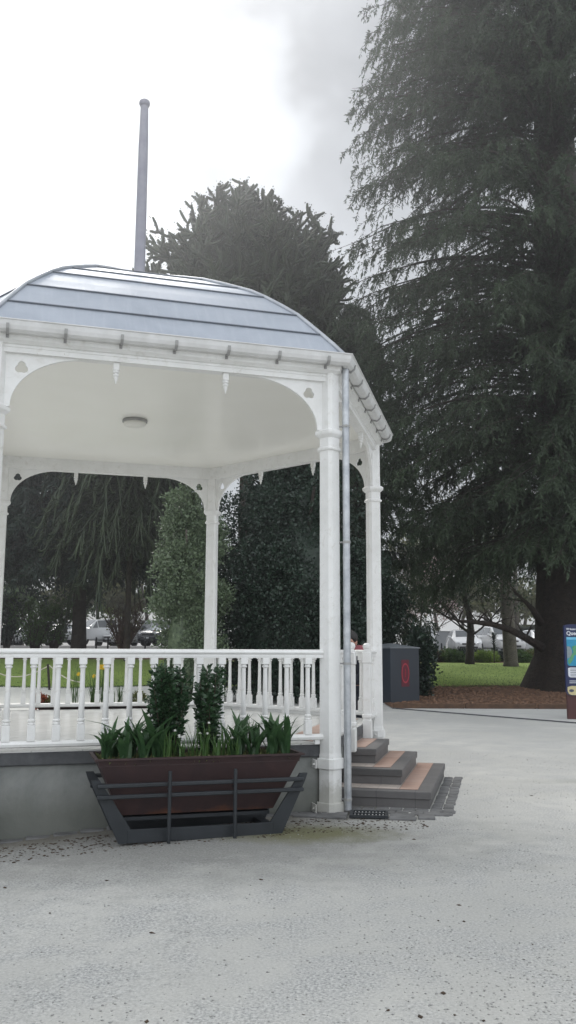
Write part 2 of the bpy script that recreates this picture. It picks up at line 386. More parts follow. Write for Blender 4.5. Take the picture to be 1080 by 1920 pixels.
# ------------------------------------------------------------------ camera and light
cam = bpy.data.objects.new('camera', bpy.data.cameras.new('camera')); COL.objects.link(cam); sc.camera = cam
cam.data.sensor_fit = 'VERTICAL'; cam.data.sensor_height = 24; cam.data.lens = F/1920*24
cam.data.clip_end = 2000; cam.data.clip_start = .05
cam.matrix_world = Matrix.Translation((0, 0, EYE)) @ Matrix.Rotation(PI/2+PITCH, 4, 'X') @ Matrix.Rotation(-ROLL, 4, 'Z')
SAZ, SEL = math.radians(-17), math.radians(40)     # sun behind the cloud, up and left of the bandstand
sd = Vector((math.sin(SAZ)*math.cos(SEL), math.cos(SAZ)*math.cos(SEL), math.sin(SEL)))
sun = bpy.data.objects.new('sun', bpy.data.lights.new('sun', 'SUN')); COL.objects.link(sun)
sun.data.energy = 1.5; sun.data.angle = math.radians(22); sun.data.color = (1, .96, .90)
sun.rotation_euler = (-sd).to_track_quat('-Z', 'Y').to_euler()
w = bpy.data.worlds.new('World'); sc.world = w; w.use_nodes = True; nt = w.node_tree
bg = nt.nodes['Background']; bg.inputs['Strength'].default_value = .1
sky = nt.nodes.new('ShaderNodeTexSky'); sky.sky_type = 'NISHITA'; sky.sun_disc = False
sky.sun_elevation = SEL; sky.sun_rotation = SAZ; sky.air_density = 1; sky.dust_density = .6
gco = texco(nt, 'Generated')
mp = nt.nodes.new('ShaderNodeMapping'); mp.inputs['Scale'].default_value = (1, 1, 1.6); mp.inputs['Location'].default_value = (.35, .1, .2); nt.links.new(gco, mp.inputs[0])
cl = noise(nt, mp.outputs[0], 2.6, 6, .5, .25)
wn = nt.nodes.new('ShaderNodeTexNoise'); wn.inputs['Scale'].default_value = 4; wn.inputs['Detail'].default_value = 4; nt.links.new(gco, wn.inputs['Vector'])
ws = nt.nodes.new('ShaderNodeVectorMath'); ws.operation = 'MULTIPLY_ADD'; nt.links.new(wn.outputs['Color'], ws.inputs[0]); ws.inputs[1].default_value = (.5, .5, .5); ws.inputs[2].default_value = (-.25, -.25, -.25)
wa = nt.nodes.new('ShaderNodeVectorMath'); wa.operation = 'ADD'; nt.links.new(gco, wa.inputs[0]); nt.links.new(ws.outputs[0], wa.inputs[1])
def dirblob(px, py, width):     # soft patch of cloud in one direction of the sky
    d = Vector(ray(px, py)).normalized()
    dp = nt.nodes.new('ShaderNodeVectorMath'); dp.operation = 'DOT_PRODUCT'; dp.inputs[1].default_value = d
    nrm = nt.nodes.new('ShaderNodeVectorMath'); nrm.operation = 'NORMALIZE'; nt.links.new(wa.outputs[0], nrm.inputs[0]); nt.links.new(nrm.outputs[0], dp.inputs[0])
    mr = nt.nodes.new('ShaderNodeMapRange'); mr.interpolation_type = 'SMOOTHSTEP'
    mr.inputs['From Min'].default_value = math.cos(width); mr.inputs['From Max'].default_value = 1.0
    nt.links.new(dp.outputs['Value'], mr.inputs['Value']); return mr.outputs[0]
glow = mth(nt, 'ADD', dirblob(-20, 280, math.radians(28)), mth(nt, 'MULTIPLY', dirblob(490, 225, math.radians(6)), .16))
dark = mth(nt, 'ADD', mth(nt, 'MULTIPLY', dirblob(560, 330, math.radians(13)), .36), mth(nt, 'MULTIPLY', dirblob(400, -60, math.radians(17)), .36))
dark = mth(nt, 'ADD', dark, mth(nt, 'MULTIPLY', dirblob(620, 150, math.radians(11)), .12))
dark = mth(nt, 'ADD', dark, mth(nt, 'MULTIPLY', dirblob(300, 385, math.radians(4)), .22))
dark = mth(nt, 'SUBTRACT', dark, mth(nt, 'MULTIPLY', dirblob(490, 225, math.radians(5)), .30))
bd = nt.nodes.new('ShaderNodeVectorMath'); bd.operation = 'DOT_PRODUCT'; bd.inputs[1].default_value = Vector((.1, -.8, .6)).normalized(); nt.links.new(gco, bd.inputs[0])
back_fill = nt.nodes.new('ShaderNodeMapRange'); back_fill.interpolation_type = 'SMOOTHSTEP'; back_fill.inputs['From Min'].default_value = -.35; back_fill.inputs['From Max'].default_value = .8; nt.links.new(bd.outputs['Value'], back_fill.inputs['Value'])
val = mth(nt, 'ADD', mth(nt, 'MULTIPLY', cl, 4.2), mth(nt, 'MULTIPLY', glow, 5.5))
val = mth(nt, 'ADD', val, mth(nt, 'MULTIPLY', back_fill.outputs[0], 6.5))  # unseen sky behind the camera brightened to add fill light
val = mth(nt, 'ADD', val, 3.0)
val = mth(nt, 'MULTIPLY', val, mth(nt, 'SUBTRACT', 1.0, mth(nt, 'MULTIPLY', dark, mth(nt, 'ADD', mth(nt, 'MULTIPLY', cl, 1.7), -.30))))
tint = nt.nodes.new('ShaderNodeCombineColor')
nt.links.new(mth(nt, 'MULTIPLY', val, .96), tint.inputs[0]); nt.links.new(val, tint.inputs[1]); nt.links.new(mth(nt, 'MULTIPLY', val, 1.045), tint.inputs[2])
nt.links.new(mix(nt, .94, sky.outputs[0], tint.outputs[0]), bg.inputs['Color'])
sc.view_settings.view_transform = 'Standard'; sc.view_settings.look = 'None'
sc.view_settings.exposure = 0.26; sc.view_settings.gamma = 1
sc.render.engine = 'CYCLES'; sc.cycles.max_bounces = 8; sc.cycles.diffuse_bounces = 4; sc.cycles.use_denoising = True

# ------------------------------------------------------------------ ground and sheets
def sheet(name, xs, ys, dz, mat, warp=None, skirt=0):
    X, Y = np.meshgrid(xs, ys)
    if warp: X, Y = warp(X, Y)
    Z = gz(X, Y)+dz; nx, ny = len(xs), len(ys)
    V = np.stack([X.ravel(), Y.ravel(), Z.ravel()], 1)
    i, j = np.meshgrid(np.arange(nx-1), np.arange(ny-1)); a = (j*nx+i).ravel()
    return structure(npmesh(name, V, np.stack([a, a+1, a+nx+1, a+nx], 1), mat, smooth=True))
xs = np.unique(np.concatenate([[-400, -200, -100, -60], np.arange(-40, -4, 1.0), np.arange(-4, 2, .2), np.arange(2, 41, 1.0), [60, 100, 200, 400]]))
ys = np.unique(np.concatenate([[-60, -20, 0], np.arange(3, 15, .25), np.arange(15, 60, 1.0), [58, 70, 100, 200, 600]]))
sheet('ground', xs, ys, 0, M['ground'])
def wl(X, Y):      # lawn: wavy near edge
    t = (Y-33.4)/(47.5-33.4); e = 33.4+.25*np.sin(X*.9)+.12*np.sin(X*2.7+1)+np.where(X < -2, 1.6, 0); return X, e+t*(47.5-e)
sheet('lawn', np.arange(-45, 46, 1.0), np.linspace(33.4, 47.5, 25), .035, M['lawn'], wl)
def wm(X, Y):
    t = (Y-25.45)/(34.0-25.45); e = 25.45-.0*X; return X, e+t*(34.0-e)
sheet('mulch_bed', np.arange(2.9, 26, .7), np.linspace(25.45, 34.0, 20), .02, M['mulch'], wm)
sheet('mulch_border', np.arange(-45, 46, 1.0), np.linspace(47.3, 54.0, 8), .02, M['mulch'])
sheet('car_park', np.arange(-60, 61, 2.0), np.linspace(54.0, 84.0, 14), .03, M['asphalt'])
sheet('left_path', np.arange(-24, -1.9, 1.0), np.linspace(17, 34.9, 18), .008, M['pathpale'])
def wp(X, Y):      # concrete walk between the gravel and the mulch bed
    t = (Y-20)/(25.3-20); near = 25.2-(X-2.9)*1.36; near = np.maximum(near, 16.5); return X, near+t*(25.3-near)
sheet('footpath', np.linspace(2.95, 16, 12), np.linspace(20, 25.3, 8), .006, M['path'], wp)
m = MB(); m.tube([(2.9, 25.22, .012), (9.3, 16.45, .012)], .025, 4); structure(m.build('path_joint', M['coping']))
m = MB()
for k in range(7): m.box((3.0+2.0*k+.9, 25.38+.015*(k % 2), .055), (1.96, .07, .15), rz(.004*(k % 3)), bev=.008)
tag(m.build('timber_edging', M['timber']), 'low timber edging along the front of the brown mulch bed', 'edging')

# loose gravel, leaves, chips: nobody could count them
def scatter_chunks(name, mat, n, fx, size, flat=.5, stretch=1.0):
    P = fx(n); n = len(P)
    base = np.array([(1, 0, 0), (0, 1, 0), (-1, 0, 0), (0, -1, 0), (0, 0, 1), (0, 0, -1)], dtype=float)
    sz = size*(.45+RNG.random(n)**2*1.6); ang = RNG.random(n)*2*PI
    V = base[None]*(1+(RNG.random((n, 6, 1))-.5)*.5); V = V*sz[:, None, None]; V[:, :, 2] *= flat; V[:, :, 0] *= stretch
    c, s = np.cos(ang)[:, None], np.sin(ang)[:, None]
    X = V[:, :, 0]*c-V[:, :, 1]*s+P[:, None, 0]; Y = V[:, :, 0]*s+V[:, :, 1]*c+P[:, None, 1]; Z = V[:, :, 2]+P[:, None, 2]+sz[:, None]*flat*.4
    tri = np.array([(0, 1, 4), (1, 2, 4), (2, 3, 4), (3, 0, 4), (1, 0, 5), (2, 1, 5), (3, 2, 5), (0, 3, 5)])
    Fq = (np.arange(n)[:, None, None]*6+tri[None]).reshape(-1, 3)
    return tag(npmesh(name, np.stack([X, Y, Z], 2).reshape(-1, 3), Fq, mat), kind='stuff')
def inhex(x, y, r=3.45): return (x-CX)**2+(y-CY)**2 < r*r
CX, CY, R, ROT = -2.0335, 11.6106, 3.383, -1.80021
def fgrav(n):
    y = 3.6+RNG.random(n)**1.6*11; x = (RNG.random(n)-.5)*y*.85
    k = ~inhex(x, y) & (RNG.random(n) < .25+.9*np.clip(np.sin(x*1.9+.7*np.sin(y*1.1))*np.sin(y*1.5+1.3*np.sin(x*.8)), 0, 1)); x, y = x[k], y[k]; return np.stack([x, y, gz(x, y)], 1)
M['pebble'] = simple('pebble', (.46, .455, .43), (.24, .24, .235), 60, .8)
tag(scatter_chunks('loose_gravel', M['pebble'], 22000, fgrav, .0042, .6), 'small loose grey stones lying all over the gravel', 'gravel')
M['litter'] = simple('leaf_litter', (.10, .065, .04), (.03, .022, .016), 40, .85)
tag(scatter_chunks('leaf_litter', M['litter'], 420, fgrav, .0075, .4, 1.7), 'scattered dark leaf scraps and twig bits on the gravel', 'leaf litter')
def ffoot(n):
    x = -2.7+RNG.random(n)*4.0; y = 8.3+(x+2.8)*.29-.25-RNG.random(n)**1.3*.75; return np.stack([x, y, gz(x, y)], 1)
tag(scatter_chunks('dirt_crumbs', M['litter'], 1300, ffoot, .008, .4, 1.4), 'dark crumbs of soil and leaf at the foot of the plinth', 'dirt')
M['chip'] = simple('wood_chip', (.32, .19, .12), (.10, .055, .035), 25, .9)
def fchip(n):
    x = 3+RNG.random(n)*13; y = 25.5+RNG.random(n)*8.2; return np.stack([x, y, gz(x, y)+.02], 1)
tag(scatter_chunks('wood_chips', M['chip'], 9000, fchip, .035, .4, 1.8), 'brown bark chips covering the bed under the big conifer', 'wood chips')
def blades(name, mat, P, h, wd, lean=.4, label=None, cat='grass'):
    n = len(P); a = RNG.random(n)*2*PI; hh = h*(.5+RNG.random(n)); l = hh*lean*(RNG.random(n)); b = RNG.random(n)*2*PI
    dx, dy = np.cos(a)*wd, np.sin(a)*wd
    V = np.zeros((n, 3, 3)); V[:, 0] = P; V[:, 1] = P; V[:, 2] = P
    V[:, 0, 0] -= dx; V[:, 0, 1] -= dy; V[:, 1, 0] += dx; V[:, 1, 1] += dy
    V[:, 2, 0] += np.cos(b)*l; V[:, 2, 1] += np.sin(b)*l; V[:, 2, 2] += hh
    return tag(npmesh(name, V.reshape(-1, 3), np.arange(n*3).reshape(-1, 3), mat), label, cat, kind='stuff')
n = 26000; x = -16+RNG.random(n)*32; y = 33.0+RNG.random(n)**2*13+np.where(x < -2, 1.6, 0)+.25*np.sin(x*.9)
blades('grass', M['lawnleaf'], np.stack([x, y, gz(x, y)+.03], 1), 0.04, .010, label='blades of mown grass across the lawn')

# ------------------------------------------------------------------ bandstand
V6 = [Vector((CX+R*math.cos(ROT+PI/3*k), CY+R*math.sin(ROT+PI/3*k), 0)) for k in range(6)]
AP = R*math.cos(PI/6)
stand = thing('bandstand', 'white six-sided bandstand with curved blue-grey metal roof and turned balustrade', 'bandstand', (CX, CY, 0))
def side(k):           # midpoint and yaw so that local +Y points outward; local X runs from V[k+1] towards V[k]
    a, b = V6[k], V6[(k+1) % 6]; mid = (a+b)/2; out = (mid-Vector((CX, CY, 0))).normalized()
    return mid, math.atan2(out.y, out.x)-PI/2, out, (b-a).normalized()
def on_side(obj_src, k, parent, name=None):
    mid, yaw, _, _ = side(k)
    c = obj_src.copy(); COL.objects.link(c); c.parent = parent; c.location = mid-WP[parent.name]; c.rotation_euler.z = yaw
    WP[c.name] = Vector(mid); return c
def place_side(mbs, k0=0):   # build once on side k0
    pass
def six(mb, name, mats, smooth=False, auto=None, kids=()):
    out = []
    for k in range(6):
        mid, yaw, _, _ = side(k)
        if k == 0:
            o = mb.build(name, mats, stand, smooth, loc=mid, rotz=yaw, auto=auto)
        else:
            o = out[0].copy(); COL.objects.link(o); o.parent = stand; o.location = mid-WP[stand.name]; o.rotation_euler.z = yaw; WP[o.name] = Vector(mid)
        out.append(o)
    return out
def sub(mb, name, mats, parents, smooth=False, auto=None):      # the same sub-part under each of several parts, in the parent's frame
    src = None
    for p in parents:
        if src is None:
            WP['_z'] = Vector((0, 0, 0))
            o = mb.build(name, mats, None, smooth, loc=(0, 0, 0), auto=auto); o.parent = p; o.location = (0, 0, 0); src = o
        else:
            o = src.copy(); COL.objects.link(o); o.parent = p; o.location = (0, 0, 0)
        
# plinth, coping, deck
m = MB(); m.sweep([(2.3, -.3), (2.3, .535), (2.865, .535), (2.865, -.3)], ap=AP); six(m, 'plinth_wall', M['wall'])
m = MB(); m.sweep([(2.3, .535), (2.3, .655), (2.888, .655), (2.898, .645), (2.898, .548), (2.888, .535)], ap=AP); cps = six(m, 'coping', M['coping'])
m = MB(); m.lathe([(2.885/math.cos(PI/6), .655), (2.885/math.cos(PI/6), .668)], n=6, ph=0)
dk = m.build('deck', M['deck'], stand, loc=(CX, CY, 0), rotz=ROT)
# terracotta band inside the step side
m = MB(); m.sweep([(2.38, .6705), (2.38, .6725), (2.72, .6725), (2.72, .6705)], ap=AP)
mid, yaw, out1, t1 = side(1); m.build('tile_band', M['terra'], stand, loc=mid, rotz=yaw)
# beam with mouldings, gutter, fascia
m = MB(); m.sweep([(2.87, 4.41), (2.865, 4.69), (3.074, 4.69), (3.074, 4.552), (3.062, 4.54), (3.062, 4.515), (3.035, 4.50), (3.02, 4.488), (2.998, 4.485), (2.998, 4.462), (2.99, 4.455), (2.99, 4.41)], ap=AP)
six(m, 'beam', M['white'])
gp = [(3.078, 4.655), (3.078, 4.572), (3.095, 4.558), (3.150, 4.555), (3.178, 4.575), (3.192, 4.61), (3.200, 4.655), (3.212, 4.660), (3.212, 4.668), (3.190, 4.668), (3.182, 4.612), (3.168, 4.585), (3.145, 4.568), (3.10, 4.568), (3.088, 4.58), (3.088, 4.655)]
m = MB(); m.sweep(gp, ap=AP); gut = six(m, 'gutter', M['gutter'])
for k in range(6):
    bx = MB(); b0 = None
    for i in range(7):
        s = -1.60+.5333*i
        q = MB(); q.plate([[(3.070, 4.553), (3.15, 4.535), (3.196, 4.575), (3.206, 4.62), (3.198, 4.62), (3.186, 4.580), (3.148, 4.550), (3.082, 4.566)]], -.014, .014, fn=lambda a, y, z: (y, a-AP, z))
        q.box((0, 3.072-AP, 4.545), (.028, .012, .05))
        if k == 0 and i == 0:
            src_b = q.build('gutter_bracket', M['clip'], None, loc=(0, 0, 0)); o = src_b
        else:
            o = src_b.copy(); COL.objects.link(o)
        o.parent = gut[k]; o.location = (s, 0, 0)
# ceiling and light
m = MB(); m.lathe([(2.868/math.cos(PI/6), 4.60), (2.868/math.cos(PI/6), 4.62)], n=6); m.build('ceiling', M['ceiling'], stand, loc=(CX, CY, 0), rotz=ROT)
m = MB(); m.lathe([(.155, 4.600), (.165, 4.585), (.165, 4.565), (.15, 4.56)], n=32)
lt = m.build('ceiling_light', M['clip'], stand, loc=(CX, CY, 0), smooth=True, auto=40)
m = MB(); m.lathe([(.148, 4.562), (.15, 4.545), (.135, 4.522), (.09, 4.508), (.02, 4.503)], n=32)
o = m.build('diffuser', M['opal'], None, smooth=True, loc=(0, 0, 0)); o.parent = lt; o.location = (0, 0, 0)
# roof facets
PR = [(3.60, 4.662), (3.45, 4.81), (3.27, 4.975), (3.08, 5.145), (2.92, 5.285), (2.68, 5.455), (2.40, 5.64), (2.18, 5.77), (1.96, 5.875), (1.65, 6.02), (1.32, 6.165), (.92, 6.31), (.5, 6.45), (.0, 6.55)]
c30, s30 = math.cos(PI/6), .5
m = MB()
vs = []; 
for r, z in PR: vs += [(-r*s30, r*c30-AP, z), (r*s30, r*c30-AP, z)]
m.add(vs, [(2*i, 2*i+1, 2*i+3, 2*i+2) for i in range(len(PR)-2)]+[(2*(len(PR)-2), 2*(len(PR)-2)+1, 2*(len(PR)-1))])
for i in (2, 4, 6, 8, 10, 11, 12):
    r, z = PR[i]; r0, z0 = PR[i-1]; dn = Vector((0, (r0-r)*c30, z0-z)).normalized(); up = Vector((0, -dn.z, dn.y))
    ct = Vector((0, r*c30-AP, z)); hw = r*s30
    for a, bb, hgt in ((-.002, .012, .016),):
        q = [ct+dn*bb, ct+dn*bb+up*hgt, ct+dn*a+up*(hgt), ct+dn*a]
        m.add([(-hw+.01, *p[1:]) for p in q]+[(hw-.01, *p[1:]) for p in q], [(0, 1, 5, 4), (1, 2, 6, 5), (2, 3, 7, 6), (0, 3, 7, 4), (0, 1, 2, 3), (4, 5, 6, 7)], 1)
# lip that turns down into the gutter
r, z = PR[0]; m.add([(-r*s30, r*c30-AP, z), (r*s30, r*c30-AP, z), (r*s30*1.012, r*1.012*c30-AP, z-.03), (-r*s30*1.012, r*1.012*c30-AP, z-.03)], [(0, 1, 2, 3)], 0)
six(m, 'roof_panel', [M['roof'], M['seam']])
m = MB(); pts = [(r, 0, z+.012) for r, z in PR[:-1]]+[(.06, 0, 6.555)]
m.tube([(3.64, 0, 4.64)]+pts, .026, 6, sq=.8)
for k in range(6):
    if k == 0: rc = m.build('ridge_cap', M['cap'], stand, loc=(CX, CY, 0), rotz=ROT, smooth=True)
    else:
        c = rc.copy(); COL.objects.link(c); c.parent = stand; c.rotation_euler.z = ROT+PI/3*k
m = MB(); m.lathe([(.22, 6.50), (.20, 6.56), (.11, 6.60), (.075, 6.66), (.072, 7.6), (.066, 8.5), (.055, 9.10), (.05, 9.12)], n=20)
fp = m.build('flagpole', M['pole'], stand, smooth=True, loc=(CX, CY, 0), auto=50)
m = MB(); m.lathe([(.04, 9.10), (.068, 9.12), (.078, 9.15), (.072, 9.185), (.04, 9.21), (.01, 9.215)], n=16)
o = m.build('pole_cap', M['pole'], None, smooth=True, loc=(0, 0, 0)); o.parent = fp; o.location = (0, 0, 0)

# columns
def octa(hw, ch):    # square with chamfered corners
    return [(-hw+ch, -hw), (hw-ch, -hw), (hw, -hw+ch), (hw, hw-ch), (hw-ch, hw), (-hw+ch, hw), (-hw, hw-ch), (-hw, -hw+ch)]
def stack(m, levels, ch=.03):     # levels of (half width, z)
    vs = []
    for hw, z in levels: vs += [(x, y, z) for x, y in octa(hw, min(ch, hw*.42))]
    n = 8; fs = [(i*n+k, i*n+(k+1) % n, (i+1)*n+(k+1) % n, (i+1)*n+k) for i in range(len(levels)-1) for k in range(n)]
    fs += [tuple(range(7, -1, -1)), tuple(range((len(levels)-1)*n, len(levels)*n))]
    m.add(vs, fs)
m = MB(); stack(m, [(.094, -.06), (.094, .55), (.090, .58), (.086, 3.66), (.094, 3.662), (.104, 3.672), (.104, 3.69), (.093, 3.70), (.088, 3.705), (.088, 3.80), (.098, 3.81), (.118, 3.835), (.122, 3.85), (.122, 3.872), (.108, 3.885), (.090, 3.888), (.086, 4.05), (.086, 4.66)])
cols = []
for k in range(6):
    W = V6[k]; yaw = ROT+PI/3*k
    if k == 0: o = m.build('column', M['white'], stand, loc=W, rotz=yaw)
    else:
        o = cols[0].copy(); COL.objects.link(o); o.parent = stand; o.location = W-WP[stand.name]; o.rotation_euler.z = yaw; WP[o.name] = Vector(W)
    cols.append(o)
for zz in (.00, .425):
    q = MB(); stack(q, [(.108, zz), (.112, zz+.004), (.112, zz+.096), (.108, zz+.10)], .035)
    for sgn in (-1, 1):
        q.box((-.088, sgn*.145, zz+.05), (.012, .13, .085), rz(sgn*-PI/3+PI/2*0), bev=.003)
        q.lathe([(.017, 0), (.017, .006), (.009, .008), (.009, .016), (.002, .018)], c=(-.10+.03, sgn*.17, zz+.05-.008), n=8)
    sub(q, 'base_strap', M['white'], cols)
# balusters and rails
bal = MB()
def sqb(m, hw, z0, z1): m.box((0, 0, (z0+z1)/2), (2*hw, 2*hw, z1-z0), bev=.004)
sqb(bal, .036, 1.452, 1.516)
bal.lathe([(.030, 1.452), (.024, 1.444), (.034, 1.436), (.034, 1.426), (.023, 1.418), (.022, 1.40), (.025, 1.15), (.0285, .965), (.024, .958), (.036, .948), (.036, .936), (.027, .928), (.036, .918), (.036, .908), (.030, .900)], n=12)
sqb(bal, .036, .758, .902)
TOPR = [(-.048, 1.560), (-.050, 1.572), (-.040, 1.588), (-.02, 1.597), (.02, 1.597), (.040, 1.588), (.050, 1.572), (.048, 1.560), (.032, 1.550), (.036, 1.530), (.034, 1.514), (-.034, 1.514), (-.036, 1.530), (-.032, 1.550)]
BOTR = [(-.034, .712), (-.040, .735), (-.030, .757), (-.012, .764), (.012, .764), (.030, .757), (.040, .735), (.034, .712), (.02, .703), (-.02, .703)]
bal_src = [None]
def rail_section(k, s0, s1, svals):
    mid, yaw, out, t = side(k)
    # local x = -(s - 1.6915) because local X points from V[k+1] to V[k]
    X0, X1 = R/2-s1, R/2-s0
    q = MB(); q.sweep(TOPR, X0, X1); qb = MB(); qb.sweep(BOTR, X0, X1)
    xx = [X0+.06, X1-.06] if X1-X0 < 2 else [X0+.06, (X0+X1)/2-.02, X1-.06]
    for x in xx: qb.box((x, 0, .69), (.05, .05, .05))
    rl = q.build('railing', M['white'], stand, loc=mid, rotz=yaw)
    o = qb.build('bottom_rail', M['white'], None, loc=(0, 0, 0)); o.parent = rl; o.location = (0, 0, 0)
    for s in svals:
        if bal_src[0] is None:
            o = bal.build('baluster', M['white'], None, smooth=True, loc=(0, 0, 0), auto=35); bal_src[0] = o
        else: o = bal_src[0].copy(); COL.objects.link(o)
        o.parent = rl; o.location = (R/2-s, 0, 0)
S14 = [.255+.2222*i for i in range(14)]
for k in (0, 2, 3, 4, 5): rail_section(k, .085, R-.085, [R-s for s in S14] if k != 0 else S14)
rail_section(1, .085, 1.15, [.26, .48, .70, .92])
rail_section(1, 2.56, R-.085, [2.74, 2.95, 3.15])
# newel posts at the step opening
mid, yaw, out1, t1 = side(1)
for s in (1.20, 2.50):
    q = MB(); q.box((0, 0, .59), (.115, .115, .26), bev=.008); q.box((0, 0, 1.07), (.098, .098, .72), bev=.010)
    q.box((0, 0, .765), (.125, .125, .07), bev=.02)
    q.box((0, 0, 1.50), (.115, .115, .15), bev=.012); q.box((0, 0, 1.585), (.095, .095, .03), bev=.008)
    q.lathe([(.04, 1.595), (.034, 1.603), (.045, 1.612), (.054, 1.635), (.050, 1.662), (.03, 1.680), (.004, 1.685)], n=14)
    W = V6[1]+t1*s+out1*.02
    q.build('newel_post', M['white'], stand, loc=W, rotz=yaw, smooth=True, auto=35)
# spandrels with trefoil holes, pendants
def spandrel(m, sgn):
    lp = [(.07, 3.885), (.14, 3.885)]
    for i in range(1, 19):
        th = PI/2*i/18; lp.append((.86-.72*math.cos(th), 3.888+.517*math.sin(th)))
    lp += [(1.02, 4.405), (1.02, 4.428), (.07, 4.428)]
    cx, cz, hole = .235, 4.275, []
    for i in range(30):
        a = 2*PI*i/30+PI/2
        rr = .044+.020*abs(math.cos(1.5*(a-PI/2)))**1.0
        hole.append((cx+rr*math.cos(a), cz+rr*math.sin(a)))
    f = lambda x, y, z: (sgn*(R/2-x), y, z)
    m.plate([lp, hole[::-1]], -.018, .018, fn=f)
    # raised bead under the beam
    m.box((sgn*(R/2-.56), 0, 4.440), (.95, .05, .018))
m1, m2 = MB(), MB(); spandrel(m1, 1); spandrel(m2, -1)
six(m1, 'corner_bracket', M['white']); six(m2, 'corner_bracket', M['white'])
pm = MB(); pm.box((0, 0, 4.372), (.062, .062, .08), bev=.006)
pm.lathe([(.024, 4.333), (.034, 4.326), (.034, 4.312), (.020, 4.304), (.031, 4.292), (.031, 4.280), (.020, 4.268), (.022, 4.252), (.015, 4.238), (.009, 4.215), (.003, 4.198)], n=12)
ps = None
for k in range(6):
    mid, yaw, out, t = side(k)
    for s in (1.135, 2.25):
        W = V6[k]+t*s
        if ps is None: ps = pm.build('pendant', M['white'], stand, loc=W, rotz=yaw, smooth=True, auto=35)
        else:
            c = ps.copy(); COL.objects.link(c); c.parent = stand; c.location = W-WP[stand.name]; c.rotation_euler.z = yaw
# steps
def rel1(s, n, z=0): return V6[1]+t1*s+out1*n+Vector((0, 0, z))
def stepblock(s0, s1, n0, n1, z0, z1, nxt):
    # local frame of side 1: x = R/2 - s, y = n
    q = MB(); hz = z1-z0
    q.box((R/2-(s0+s1)/2, (n0+n1)/2, (z0+z1-.075)/2), (s1-s0-.03, n1-n0-.03, hz-.075+.0), mi=1)
    q.box((R/2-(s0+s1)/2, (n0+n1)/2, z1-.0385), (s1-s0, n1-n0, .075), mi=1, bev=.006)
    mid, yaw, _, _ = side(1)
    o = q.build('step', [M['steppale'], M['stepdark']], None, loc=(0, 0, 0)); return o
steps = MB(); steps.box((R/2-1.84, -.10, .30), (1.1, .12, .58)); mid, yaw, _, _ = side(1)
stp = steps.build('steps', M['stepdark'], stand, loc=mid, rotz=yaw)
SL = [(.42, 2.88, .96, 0, .165), (.82, 2.64, .63, .165, .33), (1.22, 2.45, .30, .33, .495)]
for i, (s0, s1, n1, z0, z1) in enumerate(SL):
    o = stepblock(s0, s1, -.03, n1, z0, z1, None); o.parent = stp; o.location = (0, 0, 0)
    # tread tiling: pale field, terracotta band behind the dark nosing
    inner = [(.82, .63), (1.22, .30), (1.30, 0)][i]
    q = MB(); q.box((R/2-(s0+.13+s1-.06)/2, (n1-.14-.20-.03)/2, z1+.0028), (s1-s0-.19, n1-.14-.20+.03, .0035))
    t_ = q.build('tread', M['steppale'], None, loc=(0, 0, 0)); t_.parent = stp; t_.location = (0, 0, 0)
    q = MB(); q.box((R/2-(s0+.13+s1-.06)/2, n1-.14-.098, z1+.0028), (s1-s0-.19, .19, .0035))
    t_ = q.build('tile_strip', M['terra'], None, loc=(0, 0, 0)); t_.parent = stp; t_.location = (0, 0, 0)
# downpipe
DP = Vector((.607, 9.27, 0))
m = MB(); m.tube([DP+Vector((0, 0, .03)), DP+Vector((0, 0, 4.42)), DP+Vector((-.0, .0, 4.57))], .037, 20)
m.tube([DP+Vector((0, 0, 2.52)), DP+Vector((0, 0, 2.58))], .0395, 20)
dp = m.build('downpipe', M['galv'], stand, smooth=True, auto=50)
for zc in (3.93, 2.70, 1.46, .13):
    q = MB(); q.tube([DP+Vector((0, 0, zc-.012)), DP+Vector((0, 0, zc+.012))], .043, 16)
    d = (V6[1]-DP).normalized(); q.tube([DP+d*.03+Vector((0, 0, zc)), V6[1]-d*.08+Vector((0, 0, zc))], .008, 6)
    q.box(DP+Vector((0.0, -.045, zc)), (.022, .02, .024))
    q.build('pipe_clamp', M['clip'], dp)

# cobbles round the foot of the plinth and the steps
def stones(m, p0, ds, dn, ns, nn, ls, ln, z=.012, jit=.008):
    for i in range(ns):
        for j in range(nn):
            p = p0+ds*(ls*(i+.5+(j % 2)*.35))+dn*(ln*(j+.5)); p = p+Vector((random.uniform(-jit, jit), random.uniform(-jit, jit), 0))
            zz = gzf(p.x, p.y)
            m.box((p.x, p.y, zz+z-.03+random.uniform(-.004, .004)), (ls*.93, ln*.90, .06), rz(math.atan2(ds.y, ds.x)+random.uniform(-.04, .04)), bev=.008)
m = MB()
for k in (0, 5):
    mid, yaw, out, t = side(k); stones(m, V6[k]-out*.06+t*.0, t, out, 14, 1, .235, .14)
mid, yaw, out1, t1 = side(1)
stones(m, rel1(.04, -.04), out1, t1, 9, 2, .135, .17)         # near side of the steps
stones(m, rel1(.04, .96), t1, out1, 22, 2, .125, .115)        # in front of the steps
structure(m.build('cobble_paving', M['cobble']))
